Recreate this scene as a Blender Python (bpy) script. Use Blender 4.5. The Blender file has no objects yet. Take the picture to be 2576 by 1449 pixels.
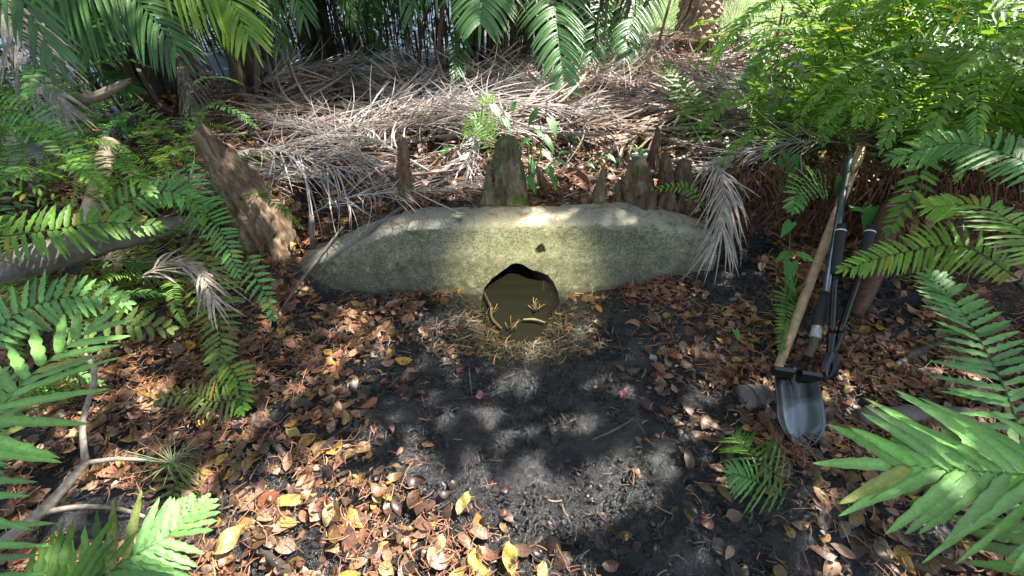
import bpy, bmesh, math, random
import numpy as np
from mathutils import Vector, Matrix
R = math.radians
rng = np.random.default_rng(7); random.seed(7)
scene = bpy.context.scene
col = scene.collection

# ------------------------------------------------------------------ camera
CAM = np.array([0.0, 0.0, 1.5]); PITCH = R(40); FP = 1081.0
FW = np.array([0, math.cos(PITCH), -math.sin(PITCH)]); UP = np.array([0, math.sin(PITCH), math.cos(PITCH)]); RT = np.array([1.0, 0, 0])
cd = bpy.data.cameras.new('camera'); cam = bpy.data.objects.new('camera', cd); col.objects.link(cam)
cam.location = CAM; cam.rotation_euler = (R(90) - PITCH, 0, 0)
cd.sensor_width = 36; cd.lens = FP / 2576 * 36; cd.clip_start = 0.02; cd.clip_end = 500
scene.camera = cam
def ray(u, v): return FW + (u - 1288) / FP * RT + (724.5 - v) / FP * UP
def P(u, v, d): return CAM + ray(u, v) * d                 # a point d metres in front of the camera
def on_y(u, v, y):
    r = ray(u, v); return CAM + r * (y / r[1])
def pix(x, y, z):
    dx = x - CAM[0]; dy = y - CAM[1]; dz = z - CAM[2]
    f = dy * FW[1] + dz * FW[2]; up = dy * UP[1] + dz * UP[2]
    f = np.where(f < 0.05, 0.05, f)
    return 1288 + FP * dx / f, 724.5 - FP * up / f

# ------------------------------------------------------------------ noise
def _h(ix, iy, s):
    n = (ix.astype(np.int64) * 374761393 + iy.astype(np.int64) * 668265263 + s * 69069) & 0xffffffff
    n = ((n ^ (n >> 13)) * 1274126177) & 0xffffffff
    return ((n ^ (n >> 16)) & 0xffff) / 65535.0
def vn(x, y, s=0):
    x = np.asarray(x, float); y = np.asarray(y, float)
    ix = np.floor(x); iy = np.floor(y); fx = x - ix; fy = y - iy
    fx = fx * fx * (3 - 2 * fx); fy = fy * fy * (3 - 2 * fy)
    a = _h(ix, iy, s); b = _h(ix + 1, iy, s); c = _h(ix, iy + 1, s); d = _h(ix + 1, iy + 1, s)
    return (a + (b - a) * fx) * (1 - fy) + (c + (d - c) * fx) * fy
def fbm(x, y, o=4, s=0):
    t = 0; a = .5
    for i in range(o): t = t + a * (vn(x, y, s + i) - .5) * 2; x = np.asarray(x) * 2.03 + 7.1; y = np.asarray(y) * 2.03 + 3.3; a *= .5
    return t
def ss(a, b, x):
    t = np.clip((np.asarray(x, float) - a) / (b - a), 0, 1); return t * t * (3 - 2 * t)

# ------------------------------------------------------------------ terrain height
PX0 = 0.045
def H(x, y, fine=True):
    x = np.asarray(x, float); y = np.asarray(y, float)
    L = ss(-0.75, -1.35, x); Rr = ss(0.9, 1.25, x)
    y0 = 1.80 - .35 * L + .10 * Rr - .75 * ss(1.5, 2.6, x)
    w = .05 + .75 * L + .30 * Rr
    edge = y0 + .06 * fbm(x * 3, y * 1.5, 3, 5) * (L + Rr)
    b = ss(0, 1, (y - edge) / w)
    bh = .40 + .06 * Rr + .10 * ss(1.6, 3.5, x) + .03 * ss(-1.5, -3, x)
    near = (.16 * ss(.30, 1.05, x) + .12 * ss(-.75, -1.25, x)) * ss(1.15, 1.75, y) * (1 - b)
    side = .10 * ss(1.2, 2.6, x) + .05 * ss(-1.2, -2.6, x)
    h = near + side * (1 - b) + b * bh
    h = h + .03 * fbm(x * 1.3 + 4, y * 1.3, 3, 9)
    h = h - .24 * np.exp(-(((x - PX0) / .225) ** 2 + ((y - 1.72) / .27) ** 2) ** 1.9) * (1 - b)
    h = h - .05 * np.exp(-((x - .15) / .35) ** 2) * (1 - ss(1.2, 1.7, y))
    h = h + .10 * ss(3.5, 8, y)
    h = h - .22 * ss(4.1, 4.7, y + .15 * np.sin(x * 4)) * ss(-.35, -.8, x) * ss(-8, -7, x) * ss(11.5, 10.5, y)
    zt = np.interp(x, [-1.35, -1.15, -.98, -.75, -.55, .68, .80, .98, 1.12], [.10, .14, .20, .31, .40, .42, .40, .335, .30]) - .035
    cap_ = zt + .42 * np.clip(y - 1.93, 0, 9) + 3 * ss(-1.2, -1.6, x) + 3 * ss(1.05, 1.4, x)
    h = np.where(y > 1.76, np.minimum(h, cap_), h)
    if fine:
        m = 1 - b * .5
        h = h + m * (.022 * fbm(x * 7, y * 7, 3, 21) + .012 * fbm(x * 24, y * 24, 3, 31)) * ss(9, 5, y)
        h = h - m * .03 * ss(.55, .8, vn(x * 5 + 2, y * 5, 77)) * ss(1.9, 1.0, y)
    return h
def at(u, v):
    r = ray(u, v); t = 0.3
    while t < 30:
        p = CAM + r * t
        if p[2] <= float(H(p[0], p[1])): break
        t += .01
    return p
def gz(x, y): return float(H(x, y))

# ------------------------------------------------------------------ materials
def new_mat(name):
    m = bpy.data.materials.new(name); m.use_nodes = True
    nt = m.node_tree; return m, nt, nt.nodes['Principled BSDF'], nt.nodes['Material Output']
def N(nt, t, **k):
    n = nt.nodes.new(t)
    for a, b in k.items(): setattr(n, a, b)
    return n
def noise(nt, scale, detail=5, rough=.6, vec=None):
    n = N(nt, 'ShaderNodeTexNoise'); n.inputs['Scale'].default_value = scale; n.inputs['Detail'].default_value = detail; n.inputs['Roughness'].default_value = rough
    if vec is not None: nt.links.new(vec, n.inputs['Vector'])
    return n
def ramp(nt, src, stops):
    r = N(nt, 'ShaderNodeValToRGB'); e = r.color_ramp.elements
    while len(e) < len(stops): e.new(.5)
    for i, (p, c) in enumerate(stops): e[i].position = p; e[i].color = (*c, 1) if len(c) == 3 else c
    nt.links.new(src, r.inputs[0]); return r
def mix(nt, a, b, f, mode='MIX'):
    n = N(nt, 'ShaderNodeMix', data_type='RGBA', blend_type=mode)
    for i, v in ((0, f), (6, a), (7, b)):
        if hasattr(v, 'is_linked') or hasattr(v, 'links'): nt.links.new(v, n.inputs[i])
        else: n.inputs[i].default_value = v if i == 0 else (*v, 1)
    return n.outputs[2]
def bump(nt, bs, h, st, dist=.01):
    b = N(nt, 'ShaderNodeBump'); b.inputs['Strength'].default_value = st; b.inputs['Distance'].default_value = dist
    nt.links.new(h, b.inputs['Height']); nt.links.new(b.outputs[0], bs.inputs['Normal']); return b
def objco(nt, sc=(1, 1, 1)):
    t = N(nt, 'ShaderNodeTexCoord'); m = N(nt, 'ShaderNodeMapping'); m.inputs['Scale'].default_value = sc
    nt.links.new(t.outputs['Object'], m.inputs[0]); return m.outputs[0]

def leafy(name, c1, c2, trans, tmix=.35, rough=.38, coat=.0):
    m, nt, bs, out = new_mat(name)
    oi = N(nt, 'ShaderNodeObjectInfo'); n = noise(nt, 9, 3, vec=objco(nt))
    ad = N(nt, 'ShaderNodeMath', operation='ADD'); nt.links.new(oi.outputs['Random'], ad.inputs[0]); nt.links.new(n.outputs[0], ad.inputs[1])
    dv = N(nt, 'ShaderNodeMath', operation='MULTIPLY'); dv.inputs[1].default_value = .5; nt.links.new(ad.outputs[0], dv.inputs[0])
    r = ramp(nt, dv.outputs[0], [(.2, c1), (.8, c2)])
    at_ = N(nt, 'ShaderNodeAttribute'); at_.attribute_name = 'Col'
    c = mix(nt, r.outputs[0], at_.outputs['Color'], 1.0, 'MULTIPLY')
    n3 = noise(nt, 130, 6, .75, objco(nt)); r3 = ramp(nt, n3.outputs[0], [(.32, (.55, .60, .5)), (.5, (.95, .95, .95)), (.68, (1.3, 1.3, 1.2))]); c = mix(nt, c, r3.outputs[0], 1, 'MULTIPLY')
    n4 = noise(nt, 24, 5, .7, objco(nt)); r4 = ramp(nt, n4.outputs[0], [(.66, (0, 0, 0)), (.74, (.7, .7, .7))]); c = mix(nt, c, (.20, .15, .05), r4.outputs[0])
    nt.links.new(c, bs.inputs['Base Color']); rrv = ramp(nt, n3.outputs[0], [(.3, (rough * .75,) * 3), (.7, (min(1, rough * 1.6),) * 3)]); nt.links.new(rrv.outputs[0], bs.inputs['Roughness'])
    bs.inputs['Coat Weight'].default_value = coat
    bump(nt, bs, n3.outputs[0], .45, .004)
    tr = N(nt, 'ShaderNodeBsdfTranslucent'); tc = mix(nt, trans, at_.outputs['Color'], 1.0, 'MULTIPLY'); nt.links.new(tc, tr.inputs[0])
    ms = N(nt, 'ShaderNodeMixShader'); ms.inputs[0].default_value = tmix
    nt.links.new(bs.outputs[0], ms.inputs[1]); nt.links.new(tr.outputs[0], ms.inputs[2]); nt.links.new(ms.outputs[0], out.inputs[0])
    return m
def solid(name, c, rough=.5, metal=0, nscale=30, var=.35, bst=.2, bd=.004, stretch=(1, 1, 1), spec=.5):
    m, nt, bs, out = new_mat(name)
    n = noise(nt, nscale, 6, vec=objco(nt, stretch))
    r = ramp(nt, n.outputs[0], [(.3, tuple(x * (1 - var) for x in c)), (.7, tuple(min(1, x * (1 + var)) for x in c))])
    nt.links.new(r.outputs[0], bs.inputs['Base Color']); bs.inputs['Roughness'].default_value = rough; bs.inputs['Metallic'].default_value = metal
    bs.inputs['Specular IOR Level'].default_value = spec
    bump(nt, bs, n.outputs[0], bst, bd); return m
def vcol(name, rough=.5, var=.3, nscale=80, trans=0, spec=.5, bst=.3, stretch=(1, 1, 1)):
    m, nt, bs, out = new_mat(name)
    a = N(nt, 'ShaderNodeAttribute'); a.attribute_name = 'Col'
    n = noise(nt, nscale, 5, vec=objco(nt, stretch)); r = ramp(nt, n.outputs[0], [(.35, (1 - var,) * 3), (.65, (1 + var,) * 3)])
    c = mix(nt, a.outputs['Color'], r.outputs[0], 1.0, 'MULTIPLY')
    nt.links.new(c, bs.inputs['Base Color']); bs.inputs['Roughness'].default_value = rough; bs.inputs['Specular IOR Level'].default_value = spec
    bump(nt, bs, n.outputs[0], bst, .003)
    if trans:
        tr = N(nt, 'ShaderNodeBsdfTranslucent'); nt.links.new(c, tr.inputs[0]); ms = N(nt, 'ShaderNodeMixShader'); ms.inputs[0].default_value = trans
        nt.links.new(bs.outputs[0], ms.inputs[1]); nt.links.new(tr.outputs[0], ms.inputs[2]); nt.links.new(ms.outputs[0], out.inputs[0])
    return m

M = {}
M['fern'] = leafy('fern_green', (.05, .13, .015), (.15, .30, .04), (.28, .52, .04), .32, .34)
M['fern_fine'] = leafy('fern_fine_green', (.08, .18, .02), (.22, .40, .07), (.42, .70, .05), .40, .32)
M['fern_near'] = leafy('fern_near_green', (.09, .24, .05), (.17, .38, .10), (.24, .50, .06), .28, .32, .1)
M['fern_olive'] = leafy('fern_olive', (.09, .14, .02), (.17, .23, .05), (.20, .30, .03), .30, .42)
M['palm'] = leafy('palm_green', (.035, .10, .025), (.09, .21, .05), (.10, .30, .03), .22, .28, .15)
M['palm_gloss'] = leafy('palm_glossy', (.07, .17, .06), (.15, .30, .11), (.14, .36, .06), .25, .22, .4)
M['palm_yel'] = leafy('palm_yellow_green', (.08, .20, .03), (.16, .30, .03), (.30, .50, .03), .35, .33)
M['broad'] = leafy('broad_leaf', (.06, .22, .05), (.12, .34, .08), (.22, .50, .05), .30, .30)
M['grass'] = leafy('grass_blade', (.10, .22, .04), (.16, .30, .05), (.25, .45, .05), .35, .45)
M['canopy'] = leafy('shade_canopy_leaf', (.04, .10, .02), (.08, .16, .03), (.10, .22, .03), .12, .5)
M['dead'] = vcol('dead_frond', .62, .28, 50, .12, .3)
M['litter'] = vcol('leaf_litter', .40, .38, 110, .10, .5, .5)
M['needle'] = vcol('needle_litter', .6, .3, 40, 0, .3)
M['twig'] = vcol('twig_wood', .65, .35, 60, 0, .3)
M['bark_grey'] = solid('bark_grey', (.16, .135, .12), .75, 0, 14, .45, .7, .02, (1, 1, 1))
M['stalk'] = solid('palm_stalk_tan', (.34, .26, .20), .6, 0, 18, .45, .4, .006)
M['bark_dark'] = solid('bark_dark', (.05, .04, .032), .7, 0, 18, .5, .7, .02)
M['wood_handle'] = solid('wood_handle', (.45, .29, .17), .5, 0, 26, .30, .25, .003, (1, 1, 1))
M['black_paint'] = solid('black_steel', (.012, .013, .014), .22, .3, 60, .3, .05, .001, spec=.7)
M['steel'] = solid('blade_steel', (.20, .22, .23), .20, .95, 35, .45, .15, .002)
m_, nt_, bs_, out_ = new_mat('worn_blade'); a_ = N(nt_, 'ShaderNodeAttribute'); a_.attribute_name = 'Col'; nn_ = noise(nt_, 14, 7, .7, objco(nt_))
sb_ = N(nt_, 'ShaderNodeMath', operation='ADD'); nt_.links.new(a_.outputs['Fac'], sb_.inputs[0]); nt_.links.new(nn_.outputs[0], sb_.inputs[1])
kr_ = ramp(nt_, sb_.outputs[0], [(.62, (0, 0, 0)), (1.0, (1, 1, 1))]); nt_.links.new(mix(nt_, (.012, .013, .014), (.13, .15, .16), kr_.outputs[0]), bs_.inputs['Base Color'])
nt_.links.new(kr_.outputs[0], bs_.inputs['Metallic']); rr_ = ramp(nt_, nn_.outputs[0], [(.3, (.10,) * 3), (.7, (.28,) * 3)]); nt_.links.new(rr_.outputs[0], bs_.inputs['Roughness']); bump(nt_, bs_, nn_.outputs[0], .2, .003); M['blade'] = m_
M['tube_steel'] = solid('tube_steel', (.20, .23, .26), .28, .85, 30, .2, .05, .001)
M['foam'] = solid('foam_grip', (.022, .023, .026), .75, 0, 200, .3, .3, .001)
M['collar'] = solid('collar_grey', (.38, .41, .42), .45, .2, 60, .15, .1, .001)
M['white_ring'] = solid('white_ring', (.8, .8, .78), .5, 0, 30, .05, .0)
M['wrap'] = solid('brown_wrap', (.10, .065, .045), .4, 0, 160, .6, .9, .004)
M['plastic'] = solid('white_plastic', (.72, .74, .76), .3, 0, 20, .08, .05)
M['blue_plastic'] = solid('blue_plastic', (.03, .2, .6), .4, 0, 20, .2, .05)

def bark_mat(name, c1, c2, moss=.0, zs=.18, rough=.7, sc=22):
    m, nt, bs, out = new_mat(name); co = objco(nt, (1, 1, zs))
    n = noise(nt, sc, 8, .7, co); r = ramp(nt, n.outputs[0], [(.30, tuple(x * .25 for x in c1)), (.48, c1), (.70, c2)])
    n2 = noise(nt, 7, 4, .6, objco(nt)); k = ramp(nt, n2.outputs[0], [(.62 - moss * .4, (0, 0, 0)), (.72 - moss * .3, (1, 1, 1))])
    c = mix(nt, r.outputs[0], (.07, .10, .02), k.outputs[0]) if moss > 0 else r.outputs[0]
    nt.links.new(c, bs.inputs['Base Color']); bs.inputs['Roughness'].default_value = rough; bs.inputs['Specular IOR Level'].default_value = .25
    bump(nt, bs, n.outputs[0], .9, .02); return m
M['knee'] = bark_mat('knee_bark', (.16, .10, .06), (.38, .26, .17), .0)
M['knee_dark'] = bark_mat('knee_bark_dark', (.11, .07, .045), (.27, .19, .125), .15)
M['knee_moss'] = bark_mat('knee_bark_mossy', (.15, .115, .07), (.34, .27, .19), .40)
M['stump'] = bark_mat('stump_bark', (.17, .115, .07), (.44, .33, .22), .0, .10, .75, 30)
M['palm_boot'] = bark_mat('palm_boot', (.13, .09, .06), (.30, .24, .18), .0, 1, .7, 12)

def concrete():
    m, nt, bs, out = new_mat('weathered_concrete'); co = objco(nt)
    n1 = noise(nt, 4.5, 9, .72, co); base = ramp(nt, n1.outputs[0], [(.28, (.11, .12, .075)), (.44, (.22, .225, .15)), (.56, (.31, .31, .22)), (.76, (.44, .43, .34))])
    n2 = noise(nt, 85, 6, .8, co); k2 = ramp(nt, n2.outputs[0], [(.35, (.35,) * 3), (.5, (.85,) * 3), (.66, (1.4,) * 3)])
    c = mix(nt, base.outputs[0], k2.outputs[0], 1, 'MULTIPLY')
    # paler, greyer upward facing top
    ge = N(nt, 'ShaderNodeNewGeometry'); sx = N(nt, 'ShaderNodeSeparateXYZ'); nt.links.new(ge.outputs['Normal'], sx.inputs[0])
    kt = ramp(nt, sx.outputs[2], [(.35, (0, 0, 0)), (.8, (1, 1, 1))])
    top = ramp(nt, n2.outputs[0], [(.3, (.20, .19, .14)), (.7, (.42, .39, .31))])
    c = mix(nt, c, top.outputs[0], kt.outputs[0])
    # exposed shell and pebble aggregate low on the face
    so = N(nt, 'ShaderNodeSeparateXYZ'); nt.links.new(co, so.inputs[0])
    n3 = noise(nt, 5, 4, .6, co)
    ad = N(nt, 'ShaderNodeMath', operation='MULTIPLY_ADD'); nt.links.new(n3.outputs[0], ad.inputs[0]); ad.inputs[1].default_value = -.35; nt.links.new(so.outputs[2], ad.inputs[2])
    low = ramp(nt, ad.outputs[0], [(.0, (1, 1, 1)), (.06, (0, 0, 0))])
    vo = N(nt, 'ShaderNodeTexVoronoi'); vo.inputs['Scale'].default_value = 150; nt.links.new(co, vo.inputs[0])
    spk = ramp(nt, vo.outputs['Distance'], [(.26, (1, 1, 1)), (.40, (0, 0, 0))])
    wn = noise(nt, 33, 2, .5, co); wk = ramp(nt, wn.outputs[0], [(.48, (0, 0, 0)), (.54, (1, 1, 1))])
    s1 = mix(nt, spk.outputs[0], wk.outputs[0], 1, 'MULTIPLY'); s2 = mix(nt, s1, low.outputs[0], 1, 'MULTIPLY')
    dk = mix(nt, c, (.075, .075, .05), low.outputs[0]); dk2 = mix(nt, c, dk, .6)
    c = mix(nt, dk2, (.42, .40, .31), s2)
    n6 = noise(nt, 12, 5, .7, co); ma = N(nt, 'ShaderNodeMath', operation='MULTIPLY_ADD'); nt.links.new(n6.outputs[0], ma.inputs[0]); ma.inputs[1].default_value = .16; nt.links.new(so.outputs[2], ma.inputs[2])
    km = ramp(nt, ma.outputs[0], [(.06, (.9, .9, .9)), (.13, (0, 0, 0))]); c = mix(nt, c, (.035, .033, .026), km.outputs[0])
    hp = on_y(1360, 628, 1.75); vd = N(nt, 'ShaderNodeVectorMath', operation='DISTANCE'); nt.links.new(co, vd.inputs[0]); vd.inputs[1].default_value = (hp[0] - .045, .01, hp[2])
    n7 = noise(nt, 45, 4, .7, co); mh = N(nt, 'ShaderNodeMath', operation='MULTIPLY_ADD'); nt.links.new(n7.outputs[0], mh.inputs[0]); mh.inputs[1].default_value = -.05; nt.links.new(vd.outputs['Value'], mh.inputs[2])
    kh = ramp(nt, mh.outputs[0], [(.0, (1, 1, 1)), (.006, (0, 0, 0))]); c = mix(nt, c, (.012, .012, .01), kh.outputs[0])  # dirt and shade inside the chipped hole, painted into the colour
    # dark algae blotches
    n5 = noise(nt, 9, 7, .7, co); kb = ramp(nt, n5.outputs[0], [(.58, (0, 0, 0)), (.68, (.85, .85, .85))]); c = mix(nt, c, (.06, .062, .035), kb.outputs[0])
    st_ = noise(nt, 16, 6, .7, objco(nt, (1, 1, .12))); ks = ramp(nt, st_.outputs[0], [(.52, (1, 1, 1)), (.66, (.45, .47, .38))]); c = mix(nt, c, ks.outputs[0], .35, 'MULTIPLY')
    pk = noise(nt, 95, 3, .6, co); kp = ramp(nt, pk.outputs[0], [(.66, (0, 0, 0)), (.70, (1, 1, 1))]); c = mix(nt, c, (.04, .04, .03), kp.outputs[0])
    pl = noise(nt, 22, 5, .7, co); kl = ramp(nt, pl.outputs[0], [(.60, (0, 0, 0)), (.70, (.5, .5, .5))]); c = mix(nt, c, (.50, .48, .36), kl.outputs[0])
    nt.links.new(c, bs.inputs['Base Color']); bs.inputs['Roughness'].default_value = .85; bs.inputs['Specular IOR Level'].default_value = .25
    s = N(nt, 'ShaderNodeMath', operation='ADD'); nt.links.new(n2.outputs[0], s.inputs[0]); nt.links.new(s2, s.inputs[1])
    bump(nt, bs, s.outputs[0], .6, .006); return m
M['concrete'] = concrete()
def muck():
    m, nt, bs, out = new_mat('black_muck'); co = objco(nt)
    n1 = noise(nt, 2.2, 6, .6, co); n2 = noise(nt, 38, 8, .75, co); n3 = noise(nt, 120, 5, .7, co)
    c = ramp(nt, n1.outputs[0], [(.35, (.012, .0115, .012)), (.6, (.027, .025, .026))])
    f = ramp(nt, n2.outputs[0], [(.4, (.55,) * 3), (.55, (1, 1, 1)), (.72, (2.6, 2.5, 2.4))])
    c = mix(nt, c.outputs[0], f.outputs[0], 1, 'MULTIPLY')
    # drier brown leaf-mould soil beyond the muck
    so = N(nt, 'ShaderNodeSeparateXYZ'); nt.links.new(co, so.inputs[0])
    k = ramp(nt, so.outputs[2], [(.18, (0, 0, 0)), (.36, (1, 1, 1))])
    br = ramp(nt, n3.outputs[0], [(.3, (.035, .02, .013)), (.7, (.13, .075, .05))])
    c = mix(nt, c, br.outputs[0], k.outputs[0])
    nt.links.new(c, bs.inputs['Base Color'])
    rr = ramp(nt, n2.outputs[0], [(.35, (.13,) * 3), (.7, (.40,) * 3)]); nt.links.new(rr.outputs[0], bs.inputs['Roughness'])
    bs.inputs['Specular IOR Level'].default_value = .8
    wt = noise(nt, 3.5, 4, .6, co); kw = ramp(nt, wt.outputs[0], [(.42, (.05,) * 3), (.56, (.45,) * 3)]); wet = N(nt, 'ShaderNodeMath', operation='MULTIPLY'); iv = N(nt, 'ShaderNodeMath', operation='SUBTRACT'); iv.inputs[0].default_value = 1; nt.links.new(k.outputs[0], iv.inputs[1]); nt.links.new(kw.outputs[0], wet.inputs[0]); nt.links.new(iv.outputs[0], wet.inputs[1]); nt.links.new(wet.outputs[0], bs.inputs['Coat Weight']); bs.inputs['Coat Roughness'].default_value = .14; cbp = N(nt, 'ShaderNodeBump'); cbp.inputs['Strength'].default_value = .6; cbp.inputs['Distance'].default_value = .012; nt.links.new(n2.outputs[0], cbp.inputs['Height']); nt.links.new(cbp.outputs[0], bs.inputs['Coat Normal'])
    s = N(nt, 'ShaderNodeMath', operation='MULTIPLY_ADD'); nt.links.new(n3.outputs[0], s.inputs[0]); s.inputs[1].default_value = .7; nt.links.new(n2.outputs[0], s.inputs[2])
    bump(nt, bs, s.outputs[0], .9, .016); return m
M['muck'] = muck()
def lawn():
    m, nt, bs, out = new_mat('lawn_turf'); co = objco(nt)
    n1 = noise(nt, 1.2, 5, .6, co); n2 = noise(nt, 45, 5, .7, co)
    c = ramp(nt, n1.outputs[0], [(.3, (.13, .22, .05)), (.7, (.30, .36, .12))]); f = ramp(nt, n2.outputs[0], [(.35, (.5,) * 3), (.65, (1.25,) * 3)])
    c = mix(nt, c.outputs[0], f.outputs[0], 1, 'MULTIPLY'); nt.links.new(c, bs.inputs['Base Color']); bs.inputs['Roughness'].default_value = .8
    bump(nt, bs, n2.outputs[0], .8, .03); return m
M['lawn'] = lawn()
M['asphalt'] = solid('road_asphalt', (.14, .14, .145), .85, 0, 120, .3, .3, .004)
def water(name, c, rough, sc, st, dist):
    m, nt, bs, out = new_mat(name); n = noise(nt, sc, 3, .5, objco(nt, (1, 3.2, 1)))
    r = ramp(nt, n.outputs[0], [(.3, tuple(x * .93 for x in c)), (.7, tuple(x * 1.07 for x in c))]); nt.links.new(r.outputs[0], bs.inputs['Base Color'])
    bs.inputs['Roughness'].default_value = rough; bs.inputs['IOR'].default_value = 1.33; bump(nt, bs, n.outputs[0], st, dist); return m
M['water'] = water('murky_water', (.027, .026, .021), .10, 9, .3, .01)
M['pond'] = water('pond_water', (.11, .145, .21), .45, 22, 1.0, .05)

# ------------------------------------------------------------------ mesh helpers
def tag(o, label=None, cat=None, group=None, kind=None):
    if label: o['label'] = label
    if cat: o['category'] = cat
    if group: o['group'] = group
    if kind: o['kind'] = kind
    return o
def mk(name, V, F, mat, parent=None, cols=None, smooth=True):
    me = bpy.data.meshes.new(name); V = np.asarray(V, float)
    if isinstance(F, np.ndarray):
        k = F.shape[1]; me.vertices.add(len(V)); me.vertices.foreach_set('co', V.ravel())
        me.loops.add(F.size); me.loops.foreach_set('vertex_index', F.ravel().astype(np.int32))
        me.polygons.add(len(F)); me.polygons.foreach_set('loop_start', (np.arange(len(F)) * k).astype(np.int32))
        me.update(calc_edges=True)
    else: me.from_pydata([tuple(v) for v in V], [], F)
    if smooth: me.polygons.foreach_set('use_smooth', [True] * len(me.polygons))
    ca = me.color_attributes.new('Col', 'FLOAT_COLOR', 'POINT')
    c4 = np.ones((len(V), 4))
    if cols is not None: c4[:, :3] = cols
    ca.data.foreach_set('color', c4.ravel())
    me.materials.append(mat); me.validate(); me.update()
    o = bpy.data.objects.new(name, me); col.objects.link(o)
    if parent is not None: o.parent = parent
    return o
class MB:
    def __init__(s): s.V = []; s.F = []; s.C = []; s.n = 0
    def add(s, V, F, c=(1, 1, 1)):
        V = np.asarray(V, float); s.V.append(V); s.F += [tuple(int(i) + s.n for i in f) for f in F]
        c = np.asarray(c, float); s.C.append(np.broadcast_to(c, (len(V), 3)) if c.ndim == 1 else c); s.n += len(V)
    def tube(s, pts, rad, sides=8, c=(1, 1, 1), jit=0, seed=0, cap=True):
        pts = np.asarray(pts, float); n = len(pts); rad = np.broadcast_to(np.asarray(rad, float), (n,))
        T = np.gradient(pts, axis=0); T /= np.linalg.norm(T, axis=1)[:, None] + 1e-9
        a = np.array([0, 0, 1.]) if abs(T[0][2]) < .9 else np.array([1., 0, 0])
        V = []; g = np.random.default_rng(seed)
        for i in range(n):
            a = a - T[i] * a.dot(T[i]); a /= np.linalg.norm(a) + 1e-9; b = np.cross(T[i], a)
            for k in range(sides):
                th = 2 * math.pi * k / sides; r = rad[i] * (1 + jit * (g.random() - .5))
                V.append(pts[i] + (a * math.cos(th) + b * math.sin(th)) * r)
        F = [(i * sides + k, i * sides + (k + 1) % sides, (i + 1) * sides + (k + 1) % sides, (i + 1) * sides + k) for i in range(n - 1) for k in range(sides)]
        if cap: F.append(tuple(range(sides))[::-1]); F.append(tuple((n - 1) * sides + k for k in range(sides)))
        s.add(V, F, c); return s
    def build(s, name, mat, parent=None, smooth=True): return mk(name, np.concatenate(s.V), s.F, mat, parent, np.concatenate(s.C), smooth)
def empty(name, loc, rz=0):
    o = bpy.data.objects.new(name, None); o.empty_display_size = .05; o.location = loc; o.rotation_euler = (0, 0, rz); col.objects.link(o); return o
def spline(pts, n):
    p = np.asarray(pts, float); k = len(p)
    if k == 2: t = np.linspace(0, 1, n)[:, None]; return p[0] * (1 - t) + p[1] * t
    q = np.vstack([2 * p[0] - p[1], p, 2 * p[-1] - p[-2]]); out = []
    for s in np.linspace(0, k - 1 - 1e-6, n):
        i = int(s); t = s - i; a, b, c, d = q[i:i + 4]
        out.append(.5 * (2 * b + (c - a) * t + (2 * a - 5 * b + 4 * c - d) * t * t + (3 * b - a - 3 * c + d) * t ** 3))
    return np.array(out)

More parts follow.
